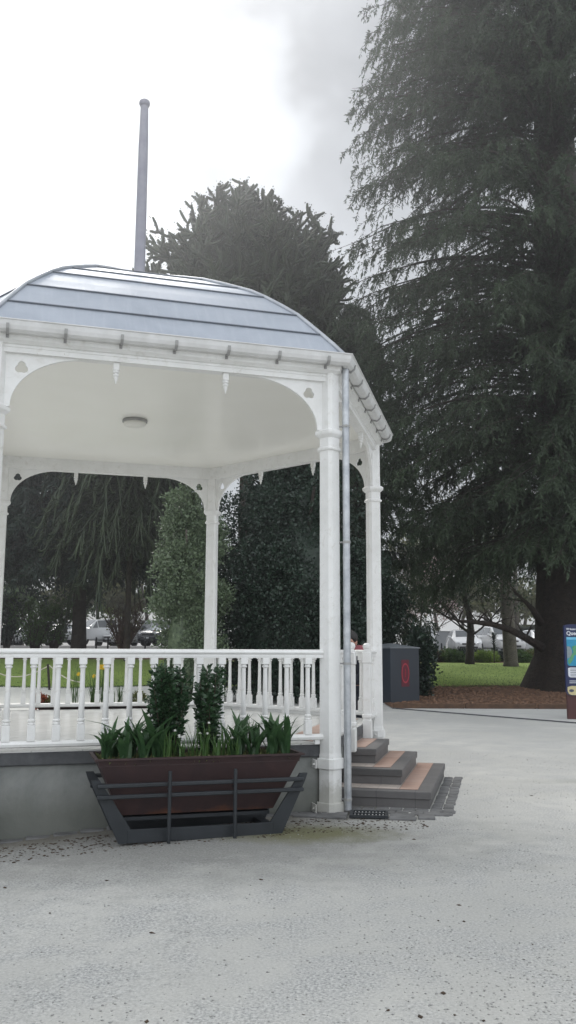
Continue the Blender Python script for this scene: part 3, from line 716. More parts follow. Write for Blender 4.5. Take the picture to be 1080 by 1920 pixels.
# drain grate
gc = Vector((.80, 9.08, gzf(.8, 9.08)))
dr = thing('drain_grate', 'small slotted iron drain grate in the cobbles below the downpipe', 'drain', gc)
m = MB(); a = -.12
for dx, dy, sx, sy in ((-.17, 0, .03, .30), (.17, 0, .03, .30), (0, .135, .31, .03), (0, -.135, .31, .03), (0, 0, .31, .03)):
    m.box(gc+rz(a) @ Vector((dx, dy, .022)), (sx, sy, .025), rz(a))
m.build('frame', M['iron'], dr)
m = MB()
for i in range(9):
    for yy in (-.068, .068): m.box(gc+rz(a) @ Vector((-.136+.034*i, yy, .018)), (.013, .105, .016), rz(a))
m.build('bars', M['clip'], dr)
m = MB(); m.box(gc+Vector((0, 0, .004)), (.31, .27, .006), rz(a)); m.build('sump', M['rubber'], dr)
m = MB()
for dx, dy, sx, sy in ((.32, .05, .24, .15), (.32, -.11, .26, .14), (.55, .0, .16, .22), (-.34, .02, .26, .16), (-.36, -.13, .3, .12), (-.62, -.08, .22, .14)):
    p = gc+rz(a) @ Vector((dx, dy, 0)); m.box((p.x, p.y, gzf(p.x, p.y)+.004), (sx, sy, .03), rz(a+random.uniform(-.1, .1)), bev=.006)
structure(m.build('drain_paving', M['cobble']))

# ------------------------------------------------------------------ planters
t0 = (V6[1]-V6[0]).normalized(); n0 = side(0)[2]
t3 = (V6[3]-V6[4]).normalized(); n3 = side(3)[2]
def make_planter(loc, yaw, label):
    T = thing('planter', label, 'planter', loc, 'steel trough planters beside the bandstand', 0)
    def loft(m, secs):
        vs = []
        for X, Y, z in secs: vs += [(-X, -Y, z), (X, -Y, z), (X, Y, z), (-X, Y, z)]
        fs = [(i*4+k, i*4+(k+1) % 4, i*4+4+(k+1) % 4, i*4+4+k) for i in range(len(secs)-1) for k in range(4)]
        m.add(vs, fs+[(3, 2, 1, 0)])
    W0 = Vector(loc)
    def bld(mb, name, mat, par):
        o = mb.build(name, mat, None, loc=(0, 0, 0)); o.parent = par; o.location = (0, 0, 0); return o
    m = MB(); loft(m, [(.68, .14, .20), (.90, .29, .675), (.925, .31, .675), (.925, .31, .69), (.895, .28, .69), (.885, .275, .62)])
    tr = bld(m, 'trough', M['trough'], T)
    m = MB(); m.add([(-.88, -.27, .635), (.88, -.27, .635), (.88, .27, .635), (-.88, .27, .635)], [(0, 1, 2, 3)])
    bld(m, 'soil', M['soil'], T)
    for yy in (-.30, .30):
        m = MB(); sg = 1 if yy > 0 else -1
        for sx in (-1, 1):
            m.plate([[(sx*.71, 0), (sx*.93, .46), (sx*.95, .52), (sx*.88, .52), (sx*.60, .10), (sx*.57, 0)]], yy-.012, yy+.012)
        m.box((0, yy, .055), (1.28, .03, .11), bev=.004)
        bld(m, 'stand_frame', M['iron'], T)
    m = MB()
    for sx in (-1, 1): m.box((sx*.66, 0, .03), (.08, .58, .05))
    m.box((0, 0, .165), (1.30, .25, .03))
    bld(m, 'base_tie', M['iron'], T)
    for zz in (.475, .385):
        m = MB(); m.box((0, .345, zz), (1.80, .05, .032), bev=.006); bld(m, 'side_bar', M['iron'], T)
        m = MB(); m.box((0, -.345, zz), (1.80, .05, .032), bev=.006); bld(m, 'side_bar', M['iron'], T)
    for xx in (-.27, .30):
        m = MB(); m.tube([(xx, .385, 0), (xx, .385, .585)], .016, 10); m.tube([(xx, .385, .43), (xx, .30, .43)], .01, 6)
        bld(m, 'upright_rod', M['iron'], T)
    T.rotation_euler.z = yaw
    return T
PC = V6[0]+t0*1.91+n0*.55; PC.z = gzf(PC.x, PC.y)
pyaw = math.atan2(t0.y, t0.x)+PI       # local +Y must be outward (towards the viewer)
make_planter(PC, pyaw, 'dark red trough planter on a steel stand against the near wall')
PF = V6[4]+t3*1.62+n3*.62; PF.z = gzf(PF.x, PF.y)
make_planter(PF, math.atan2(t3.y, t3.x), 'trough planter with daffodils beyond the far railing')
def inP(c, yaw, x, y, z=.635): return Vector(c)+rz(yaw) @ Vector((x, y, z))
# plants -------------------------------------------------------------
def leaf_blade(m, base, az, h, lean, wdt, droop=.3, n=5, mi=0, fold=.25):
    # strap-shaped leaf with a middle fold, rising then arching
    d = Vector((math.cos(az), math.sin(az), 0)); sd_ = Vector((-d.y, d.x, 0)); vs = []
    for i in range(n+1):
        u = i/n; r = lean*h*u*u*(1+droop*u); z = h*(u-droop*.55*u*u*u)
        wv = wdt*math.sin(PI*min(1, .18+u*.80))**.8 if i < n else .001
        p = base+d*r+Vector((0, 0, z)); vs += [p-sd_*wv, p+d*(-wv*fold), p+sd_*wv]
    fs = []
    for i in range(n): fs += [(3*i, 3*i+1, 3*i+4, 3*i+3), (3*i+1, 3*i+2, 3*i+5, 3*i+4)]
    m.add(vs, fs, mi)
def tulip(loc, k, label, big=1.0):
    m = MB(); random.seed(k*13+5)
    for i in range(random.randint(11, 15)):
        leaf_blade(m, Vector((random.uniform(-.03, .03), random.uniform(-.03, .03), 0)), random.uniform(0, 2*PI), random.uniform(.30, .46)*big, random.uniform(.10, .75), random.uniform(.020, .036)*big, random.uniform(.05, .6))
    o = m.build('tulip_plant', M['tulip'], None, smooth=True, loc=loc); tag(o, label, 'plant', 'broad-leaved bulbs in the near planter'); return o
TX = [(-.80, .10), (-.74, -.08), (-.66, .16), (-.58, -.02), (-.50, .14), (-.44, -.10), (-.36, .08)]
TXR = [(.34, .10), (.42, -.08), (.50, .12), (.58, -.05), (.66, .14), (.74, -.04), (.80, .12)]
# planter local x grows to the viewer's left (yaw includes a half turn), so mirror it
for i, (x, y) in enumerate(TX+TXR):
    tulip(inP(PC, pyaw, -x, y), i, ('broad-leaved bulb plant in the left third of the near trough' if i < 7 else 'broad-leaved bulb plant in the right third of the near trough'), random.uniform(.85, 1.15) if i != 13 else 1.1)
for t_ in [o for o in COL.objects if o.name.startswith('tulip_plant')]:
    t_['group'] = 'broad-leaved bulbs, left end of the near planter' if 'left' in t_['label'] else 'broad-leaved bulbs, right end of the near planter'
    t_['label'] = 'broad-leaved green bulb plants crowding the '+('left' if 'left' in t_['label'] else 'right')+' end of the near trough'
def flower_small(m, p, mi, r=.022, n=6):
    for k in range(n):
        a = 2*PI*k/n; d = Vector((math.cos(a), math.sin(a), .25)).normalized(); s_ = Vector((-math.sin(a), math.cos(a), 0))
        m.add([p, p+d*r*.6+s_*r*.4, p+d*r*1.2, p+d*r*.6-s_*r*.4], [(0, 1, 2, 3)], mi)
def narcissus(loc, k, label, grp, hh, flowers, mats, head=.022, double=False):
    root = thing('narcissus', label, 'flower', loc, grp); m = MB(); random.seed(k*17+3)
    for i in range(random.randint(9, 13)):
        leaf_blade(m, Vector((random.uniform(-.04, .04), random.uniform(-.04, .04), 0)), random.uniform(0, 2*PI), random.uniform(.7, 1.05)*hh, random.uniform(.02, .4), .0075, random.uniform(0, .25))
    for j in range(flowers):
        a = random.uniform(0, 2*PI); r = random.uniform(.02, .07); z = hh*random.uniform(.9, 1.15)
        m.tube([(0, 0, 0), (r*.5*math.cos(a), r*.5*math.sin(a), z*.6), (r*math.cos(a), r*math.sin(a), z)], .004, 5)
    o = m.build('leaves', M['stem'], None, smooth=True, loc=(0, 0, 0)); o.parent = root
    random.seed(k*17+3)
    for i in range(random.randint(9, 13)): [random.uniform(0, 1) for _ in range(6)]
    random.seed(k*5+1)
    for j in range(flowers):
        f = MB(); a = random.uniform(0, 2*PI); r = random.uniform(.02, .08); z = hh*random.uniform(.88, 1.08); p = Vector((r*math.cos(a), r*math.sin(a), z))
        f.tube([(p.x*.6, p.y*.6, z*.5), p], .004, 5, mi=1)
        flower_small(f, p, 0, head); flower_small(f, p+Vector((0, 0, .008)), 0, head*.8)
        f.lathe([(head*.25, 0), (head*.42, head*.5), (head*.5, head*.8)], c=p, n=8)
        if double: f.tube([p, p+Vector((.0, -.04, 0))], [head*.4, head*.6], 8)
        q = f.build('flower_head', [mats, M['stem']], None, loc=(0, 0, 0)); q.parent = root
    return root
for i, (x, y, h, fl) in enumerate([(-.30, .14, .30, 0), (-.22, .05, .26, 1), (-.14, .16, .20, 2), (-.05, .10, .33, 0), (.03, .15, .22, 2), (.10, .06, .34, 1), (.17, .16, .26, 0), (.25, .08, .36, 0), (.31, .17, .20, 1), (-.52, -.2, .36, 0), (.55, -.2, .36, 0)]):
    narcissus(inP(PC, pyaw, -x, y), i, 'slender strap-leaved bulbs with small white flowers mid-trough' if fl else 'slender grassy bulb leaves without flowers in the near trough',
              'white-flowered bulbs in the near planter' if fl else 'flowerless grassy bulbs in the near planter', h, fl, M['petal'], .020)
# foliage tools ------------------------------------------------------
def rand_unit(n):
    v = RNG.normal(size=(n, 3)); return v/np.linalg.norm(v, axis=1, keepdims=True)
def cards(P, D, L, Wd, curl=0):       # diamond leaves: P base, D direction, length, width
    n = len(P); N = rand_unit(n); S = np.cross(D, N); S /= np.linalg.norm(S, axis=1, keepdims=True)+1e-9
    L = np.broadcast_to(np.asarray(L, dtype=float), (n,))[:, None]; Wd = np.broadcast_to(np.asarray(Wd, dtype=float), (n,))[:, None]
    V = np.stack([P, P+D*L*.45+S*Wd, P+D*L, P+D*L*.45-S*Wd], 1).reshape(-1, 3)
    return V, np.arange(n*4).reshape(-1, 4)
def merge(parts):
    Vs, Fs, o = [], [], 0
    for V, Fq in parts: Vs.append(V); Fs.append(Fq+o); o += len(V)
    return np.concatenate(Vs), np.concatenate(Fs)
def tubes(P, rad, n=5):              # P (m, k, 3) polylines, rad (m, k)
    m_, k = P.shape[:2]; T = np.gradient(P, axis=1); T /= np.linalg.norm(T, axis=2, keepdims=True)+1e-9
    ref = np.where(np.abs(T[:, :, 2:3]) > .9, np.array([1., 0, 0]), np.array([0, 0, 1.])); A = np.cross(T, ref); A /= np.linalg.norm(A, axis=2, keepdims=True)+1e-9
    B = np.cross(T, A); ang = np.arange(n)*2*PI/n
    V = P[:, :, None]+(A[:, :, None]*np.cos(ang)[None, None, :, None]+B[:, :, None]*np.sin(ang)[None, None, :, None])*rad[:, :, None, None]
    idx = np.arange(m_*k*n).reshape(m_, k, n); a = idx[:, :-1]; b = idx[:, 1:]
    Fq = np.stack([a, np.roll(a, -1, 2), np.roll(b, -1, 2), b], 3).reshape(-1, 4); return V.reshape(-1, 3), Fq
def lumpy(n, c, rad, lumps=9, seed=0, inner=.55, lump=.35, taper=0):   # points in the outer layer of an uneven crown
    rg = np.random.default_rng(seed); D = rg.normal(size=(n, 3)); D /= np.linalg.norm(D, axis=1, keepdims=True)
    ld = rg.normal(size=(lumps, 3)); ld /= np.linalg.norm(ld, axis=1, keepdims=True); am = rg.random(lumps)*lump*min(1, 12/lumps)
    f = 1-lump*.4+(np.exp(-((1-D @ ld.T)/.12))*am).sum(1)
    r = f*(inner+(1-inner)*rg.random(n)**.5)
    Q = D*r[:, None]; Q[:, :2] *= (1-taper*(Q[:, 2:3]+.6)); return np.asarray(c)+Q*np.asarray(rad), D
def bushy(name, label, cat, base, c, rad, n, leaf, mat, stemmat, seed, per=14, group=None, stems=5, srad=.03, inner=.5, lump=.4, lumps=12, clump=.12, core=True, stemname='stem', crownname='foliage', taper=0, balls=0):
    rg = np.random.default_rng(seed)
    T = thing(name, label, cat, base, group); nc = n//per
    C, D = lumpy(nc, c, rad, lumps, seed, inner, lump, taper)
    if balls:
        bD = rg.normal(size=(balls, 3)); bD /= np.linalg.norm(bD, axis=1, keepdims=True); bQ = bD*(.30+.52*rg.random((balls, 1))**.6); bQ[:, :2] *= (1-taper*(bQ[:, 2:3]+.6)); bC = np.asarray(c)+bQ*np.asarray(rad)
        br_ = min(rad)*(.28+.26*rg.random(balls)); bi = rg.integers(0, balls, nc); D = rg.normal(size=(nc, 3)); D[:, 2] += .25; D /= np.linalg.norm(D, axis=1, keepdims=True)
        C = bC[bi]+D*(br_[bi]*(.70+.38*rg.random(nc)))[:, None]
    P = np.repeat(C, per, 0)+rg.normal(size=(nc*per, 3))*clump; DD = np.repeat(D, per, 0)*.7+rand_unit(nc*per)*.9+np.array([0, 0, .15]); DD /= np.linalg.norm(DD, axis=1, keepdims=True)
    k = P[:, 2] > base[2]+.02; P, DD = P[k], DD[k]
    L = leaf*(.6+.8*rg.random(len(P)))
    parts = [cards(P, DD, L, L*.30)]
    if core:     # leafy heart of the bush
        nn = 26; u = np.linspace(0, PI, 14); vv = np.linspace(0, 2*PI, nn, endpoint=False); U, Wv = np.meshgrid(u, vv, indexing='ij')
        DR = np.stack([np.sin(U)*np.cos(Wv), np.sin(U)*np.sin(Wv), np.cos(U)], 2).reshape(-1, 3)
        rr = (.66 if not balls else .55)*(1+.18*np.random.default_rng(seed+5).normal(size=(len(DR), 1)).clip(-1, 1)); DT = DR*rr; DT[:, :2] *= (1-taper*(DT[:, 2:3]+.6)); CV = np.asarray(c)+DT*np.asarray(rad)
        CV[:, 2] = np.maximum(CV[:, 2], base[2]+.05); idx = np.arange(14*nn).reshape(14, nn); a = idx[:-1]; b = idx[1:]
        parts.append((CV, np.stack([a, np.roll(a, -1, 1), np.roll(b, -1, 1), b], 2).reshape(-1, 4)))
    Vx, Fx = merge(parts); npmesh(crownname, Vx, Fx, mat, T, origin=base)
    m = MB()
    for i in range(stems):
        a = 2*PI*i/stems+rg.random(); e = np.asarray(c)+np.array([math.cos(a)*rad[0]*.45, math.sin(a)*rad[1]*.45, rad[2]*(.1+.5*rg.random())])
        b0 = Vector(base)+Vector((math.cos(a)*srad*1.5, math.sin(a)*srad*1.5, -.05)); e = Vector(e); md = b0.lerp(e, .5)+Vector((0, 0, .1*(e.z-b0.z)))
        m.tube([b0, md, e], [srad, srad*.75, srad*.35], 6)
    m.build(stemname, stemmat, T, smooth=True); return T
# two glossy bushes of upright leafy shoots standing in the near trough
for i, (x, y, h, rr, ns, lab) in enumerate([(-.25, -.10, .80, .20, 26, 'taller wide dark glossy bush left of centre in the near trough'), (.13, -.10, .82, .12, 14, 'narrow dark glossy bush right of centre in the near trough')]):
    b = inP(PC, pyaw, -x, y); rg = np.random.default_rng(40+i); T = thing('glossy_bush', lab, 'bush', tuple(b), 'glossy bushes in the near planter')
    az = rg.random(ns)*2*PI; rad = rr*np.sqrt(rg.random(ns)); hh = h*(.62+.38*rg.random(ns)); hh[0] = h; t = np.linspace(0, 1, 6)[None]
    P = np.array(b)[None, None]+np.stack([rad[:, None]*np.cos(az)[:, None]*(.3+.8*t), rad[:, None]*np.sin(az)[:, None]*(.3+.8*t), hh[:, None]*t], 2)
    Vx, Fx = tubes(P, np.broadcast_to(.006*np.array([1, .9, .8, .6, .5, .3]), (ns, 6)), 5); npmesh('stem', Vx, Fx, M['brownbark'], T, origin=tuple(b))
    nl = 240*ns; k = rg.integers(0, ns, nl); u = rg.random(nl)**.8*5; i0 = np.minimum(u.astype(int), 4); C = P[k, i0]+(P[k, i0+1]-P[k, i0])*(u-i0)[:, None]
    D = rg.normal(size=(nl, 3)); D[:, 2] = D[:, 2]*.5+.35; D /= np.linalg.norm(D, axis=1, keepdims=True)
    Vx, Fx = cards(C+D*rg.random((nl, 1))*.035, D, .036+.026*rg.random(nl), .013); npmesh('foliage', Vx, Fx, M['camellia'], T, origin=tuple(b))
n = 2600; lx = (RNG.random(n)-.5)*1.72; ly = (RNG.random(n)-.5)*.52
pts = np.array([inP(PC, pyaw, a, b, .64) for a, b in zip(lx, ly)]); D = rand_unit(n); D[:, 2] = np.abs(D[:, 2])*.8+.15; D /= np.linalg.norm(D, axis=1, keepdims=True)
Vx, Fx = cards(pts+rand_unit(n)*.015, D, .03+RNG.random(n)*.035, .011); tag(npmesh('ground_cover', Vx, Fx, M['cover'], origin=tuple(PC)), 'low yellowish creeping leaves and old foliage over the trough soil', 'ground cover', kind='stuff')
# far planter
fy = math.atan2(t3.y, t3.x)
for i, (x, y, h, fl) in enumerate([(-.30, 0, .62, 1), (-.05, .02, .50, 1), (-.02, -.05, .68, 0), (.12, .02, .66, 3), (.0, .10, .44, 0), (.30, 0, .40, 0), (.42, .06, .46, 0), (.55, -.02, .30, 0)]):
    narcissus(inP(PF, fy, x-.02, y), 40+i, ('tall yellow daffodil clump in the far trough planter' if fl == 3 else 'single yellow daffodil rising from the far trough planter') if fl else 'green daffodil leaves without a bloom in the far trough planter',
              None if fl == 3 else ('single daffodils beyond the far railing' if fl else 'leafy bulbs beyond the far railing'), h, fl, M['yellow'], .060 if fl == 3 else .042, True)
for i, (x, h, mt, lab) in enumerate([(-.86, .20, 'redleaf', 'red-brown leafed seedling at the left end of the far trough'), (-.72, .15, 'cover', 'small pale-leafed plant beside the red-brown seedling'), (.70, .26, 'cover', 'yellow-green tufted plant at the right end of the far trough')]):
    b = inP(PF, fy, x, 0)
    bushy('bedding_plant', lab, 'plant', b, (b.x, b.y, b.z+h*.5), (.11, .11, h*.6), 300, .06, M[mt], M['stem'], 60+i, per=5, stems=3, srad=.006, inner=.2, clump=.02, core=False)

# ------------------------------------------------------------------ trees
def trunk_mesh(m, base, h, r0, r1, lean=(0, 0), flare=1.5, n=18, seg=9, seed=0, rough=.06):
    rg = random.Random(seed); prev = None; vs = []
    for i in range(seg+1):
        u = (i/seg)**1.6 if flare > 1 else i/seg; z = h*u; r = r1+(r0-r1)*(1-u); r *= 1+(flare-1)*math.exp(-z/(r0*1.3))
        cx, cy = base[0]+lean[0]*u, base[1]+lean[1]*u
        for k in range(n):
            a = 2*PI*k/n; rr = r*(1+rough*math.sin(a*5+seed+z*.3)+rough*math.sin(a*3+z)*.7+(flare-1)*.25*math.exp(-z/r0)*math.sin(a*6+seed))
            vs.append((cx+rr*math.cos(a), cy+rr*math.sin(a), base[2]-.2+z))
    fs = [(i*n+k, i*n+(k+1) % n, (i+1)*n+(k+1) % n, (i+1)*n+k) for i in range(seg) for k in range(n)]
    m.add(vs, fs+[tuple(range(seg*n, (seg+1)*n))])
def conifer(name, label, base, H, rad_fn, zlow, nb, nt_, nc, trunk_r, mat, seed, twig=1.0, card=(.26, .028), droop=.35, flare=1.4, keep=None, rise=.15, group=None, zmax=None, bare=0, barkmat=None, core=False, lean=(0, 0), clump=0):
    rg = np.random.default_rng(seed); T = thing(name, label, 'tree', base, group); base = np.asarray(base, dtype=float)
    u = np.sort(rg.random(nb)); zt = zlow+(min(zmax or H, H)-zlow)*u; az = np.arange(nb)*2.39996+rg.normal(size=nb)*.25
    if clump: g = np.arange(nb)//clump; ug = np.sort(rg.random(g.max()+1)); zt = zlow+(min(zmax or H, H)-zlow)*ug[g]+rg.normal(size=nb)*.22; az = g*2.39996+rg.normal(size=nb)*.24
    Rb = rad_fn(zt)*(.80+.25*rg.random(nb))
    if keep is not None:
        tip = base[:2]+np.stack([np.cos(az), np.sin(az)], 1)*Rb[:, None]; k = keep(tip[:, 0], tip[:, 1], az); zt, az, Rb = zt[k], az[k], Rb[k]
    nb = len(zt); t = np.linspace(0, 1, 8)[None]; dr = droop*(.7+.6*rg.random(nb))[:, None]
    hr = Rb[:, None]*t; zz = zt[:, None]+Rb[:, None]*(rise*np.sin(PI*t*.8)-dr*t**2+.10*t**5)
    wob = np.cumsum(rg.normal(size=(nb, 8))*.03, 1)
    P = np.stack([base[0]+lean[0]*(zz/H)+hr*np.cos(az[:, None]+wob), base[1]+hr*np.sin(az[:, None]+wob), base[2]+zz], 2)
    br = (.014+.008*Rb)[:, None]*(1.05-t); woodp = [tubes(P, br, 5)]
    # twigs hang from the branches
    ntot = nb*nt_; bi = np.repeat(np.arange(nb), nt_); tt = .06+.94*rg.random(ntot)**.80; fi = tt*7; i0 = np.minimum(fi.astype(int), 6); fr = (fi-i0)[:, None]
    B0 = P[bi, i0]*(1-fr)+P[bi, i0+1]*fr; tang = P[bi, np.minimum(i0+1, 7)]-P[bi, i0]; tang /= np.linalg.norm(tang, axis=1, keepdims=True)
    sdv = np.stack([-tang[:, 1], tang[:, 0], np.zeros(ntot)], 1); sg = np.where(rg.random(ntot) < .5, -1, 1)[:, None]
    tl = twig*(.45+.9*rg.random(ntot))*(1.15-.55*tt); d0 = tang*(.55+.5*rg.random((ntot, 1)))+sdv*sg*(.35+.8*rg.random((ntot, 1)))+np.array([0, 0, .1]); d0 /= np.linalg.norm(d0, axis=1, keepdims=True)
    s = np.linspace(0, 1, 4)[None, :, None]; hang = (.4+.75*rg.random(ntot))[:, None, None]
    TP = B0[:, None]+d0[:, None]*tl[:, None, None]*s*(1-.3*s)-np.array([0, 0, 1.])*hang*tl[:, None, None]*s**1.7
    woodp.append(tubes(TP[::3], np.broadcast_to(np.array([.014, .011, .008, .004]), (len(TP[::3]), 4)), 3))
    # needle sprays
    ci = np.repeat(np.arange(ntot), nc); cs = rg.random(len(ci))**.8; f2 = cs*3; j0 = np.minimum(f2.astype(int), 2); fr2 = (f2-j0)[:, None]
    CP = TP[ci, j0]*(1-fr2)+TP[ci, j0+1]*fr2; tg = TP[ci, j0+1]-TP[ci, j0]; tg /= np.linalg.norm(tg, axis=1, keepdims=True)
    D = tg+rg.normal(size=(len(ci), 3))*.50; D /= np.linalg.norm(D, axis=1, keepdims=True)
    L = card[0]*(.5+rg.random(len(ci)))
    Vx, Fx = cards(CP, D, L, card[1]*(.7+.6*rg.random(len(ci)))); npmesh('needles', Vx, Fx, mat, T, origin=tuple(base))
    Vx, Fx = merge(woodp); npmesh('branches', Vx, Fx, barkmat or M['bark'], T, origin=tuple(base))
    m = MB(); trunk_mesh(m, base, H, trunk_r, trunk_r*.08, lean, flare, seed=seed); m.build('trunk', barkmat or M['bark'], T, smooth=True)
    return T
# giant conifer on the right
gx, gy = 10.35, 32.6; gb = (gx, gy, gzf(gx, gy))
def grad(z): return np.interp(z, [3, 6, 10, 16, 22, 28, 34, 46], [5.0, 6.6, 7.9, 8.3, 8.1, 7.3, 6.3, 1.0])
conifer('giant_conifer', 'towering dark conifer with a massive flared trunk at the right', gb, 46, grad, 4.4, 1080, 46, 26, 1.28, M['needle'], 3, twig=1.1, card=(.160, .0185), clump=6, droop=.30, flare=1.55,
        keep=lambda x, y, a: (x < 15.5) & ((y < 38) | (x < 8)), zmax=33.5)
# second conifer behind, filling between bandstand and giant
b = at(672, 1217, 41); b.z = gzf(b.x, b.y)
conifer('conifer', 'shaggy mid-height conifer between the bandstand roof and the giant conifer', tuple(b), 17.2, lambda z: np.interp(z, [0, 4, 9, 13, 17.2], [3.3, 3.6, 3.3, 2.3, .3]), 1.4, 230, 32, 22, .35, M['needle'], 5, twig=.85, card=(.18, .020), droop=.25)
# dark cedar far left with straight trunk
b = at(146, 1217, 50); b.z = gzf(b.x, b.y)
conifer('cedar', 'broad dark cedar with a straight trunk left of the drooping monkey puzzle', tuple(b), 19, lambda z: np.interp(z, [0, 4, 12, 19], [5.5, 6.4, 5.6, .5]), 4.6, 330, 34, 15, .42, M['needle2'], 12, twig=1.3, card=(.27, .042), droop=.30, flare=1.1)
b = at(-60, 1217, 51); b.z = gzf(b.x, b.y)
conifer('cedar', 'dark cedar at the far left edge behind the bandstand', tuple(b), 17.0, lambda z: np.interp(z, [0, 4, 11, 17], [6.6, 7.0, 5.6, .5]), 4.4, 250, 30, 14, .42, M['needle2'], 14, twig=1.3, card=(.30, .048), droop=.3)

def monkey_puzzle(label, base, H, crown_c, crown_r, nb, nsub, seed, rope=.085, dome=True, trunk_r=.4):
    rg = np.random.default_rng(seed); T = thing('monkey_puzzle_tree', label, 'tree', base); base = np.asarray(base, dtype=float); crown_c = np.asarray(crown_c, dtype=float); crown_r = np.asarray(crown_r, dtype=float)
    D = rg.normal(size=(nb*3, 3)); D /= np.linalg.norm(D, axis=1, keepdims=True)
    D = D[D[:, 2] > -.75][:nb]; nb = len(D); D = D/np.power((np.abs(D)**2.35).sum(1, keepdims=True), 1/2.35); t = np.linspace(0, 1, 8)[None, :, None]
    E = crown_c+D*crown_r*(.90+.10*rg.random((nb, 1)))
    S = np.stack([np.full(nb, base[0]), np.full(nb, base[1]), np.clip(E[:, 2]-crown_r[2]*(.35+.5*rg.random(nb))*np.where(D[:, 2] > 0, 1.3, .1), base[2]+crown_c[2]-crown_r[2]-base[2], base[2]+H)], 1)
    mid = (S+E)/2-np.array([0, 0, 1.])*(.10+.12*rg.random((nb, 1)))*np.linalg.norm(E-S, axis=1, keepdims=True)
    P = (1-t)**2*S[:, None]+2*t*(1-t)*mid[:, None]+t**2*E[:, None]
    parts = [tubes(P, np.broadcast_to(rope*np.array([.6, .7, .8, .95, 1.05, 1.1, 1.1, .8]), (nb, 8)), 6)]
    def subs(P, ns, ln, lo, r):
        n = len(P)*ns; bi = np.repeat(np.arange(len(P)), ns); K = P.shape[1]-1; tt = lo+(1-lo)*rg.random(n); fi = tt*K; i0 = np.minimum(fi.astype(int), K-1); fr = (fi-i0)[:, None]
        B0 = P[bi, i0]*(1-fr)+P[bi, i0+1]*fr; tg = P[bi, i0+1]-P[bi, i0]; tg /= np.linalg.norm(tg, axis=1, keepdims=True)+1e-9
        sv = np.cross(tg, rand_unit(n)); sv /= np.linalg.norm(sv, axis=1, keepdims=True)+1e-9
        d = tg*.45+sv*.90+np.array([0, 0, .02]); d /= np.linalg.norm(d, axis=1, keepdims=True); l = ln*(.5+.8*rg.random(n))[:, None, None]
        s = np.linspace(0, 1, 5)[None, :, None]; Q = B0[:, None]+d[:, None]*l*s+(tg[:, None]*.35+np.array([0, 0, .10]))*l*s*s
        parts.append(tubes(Q, np.broadcast_to(r*np.array([.75, 1.0, 1.08, 1.1, .75]), (n, 5)), 5)); return Q
    Q = subs(P, nsub, .78, .35, rope*.85); Q2 = subs(Q, 3, .45, .40, rope*.78)
    # stiff scale leaves along the ropes
    allp = np.concatenate([Q.reshape(-1, 3), Q2.reshape(-1, 3), P[:, 3:].reshape(-1, 3)]); n = len(allp)*3
    PP = np.repeat(allp, 3, 0)+rg.normal(size=(n, 3))*.06; DD = rand_unit(n)+np.array([0, 0, .3]); DD /= np.linalg.norm(DD, axis=1, keepdims=True)
    parts.append(cards(PP, DD, rope*1.15, rope*.35))
    Vx, Fx = merge(parts); npmesh('crown', Vx, Fx, M['puzzle'], T, origin=tuple(base))
    m = MB(); trunk_mesh(m, base, H, trunk_r, trunk_r*.4, flare=1.2, seed=seed); m.build('trunk', M['bark'], T, smooth=True); return T
b = at(458, 1217, 42); b.z = gzf(b.x, b.y); top = at(468, 366, 42).z; cz = at(468, 600, 42).z
monkey_puzzle('tall monkey puzzle tree with a domed crown of rope-like branches', tuple(b), top-b.z-1.5, (b.x, b.y, cz-.3), (4.85, 4.85, top-cz-.25), 300, 13, 21, rope=.085)
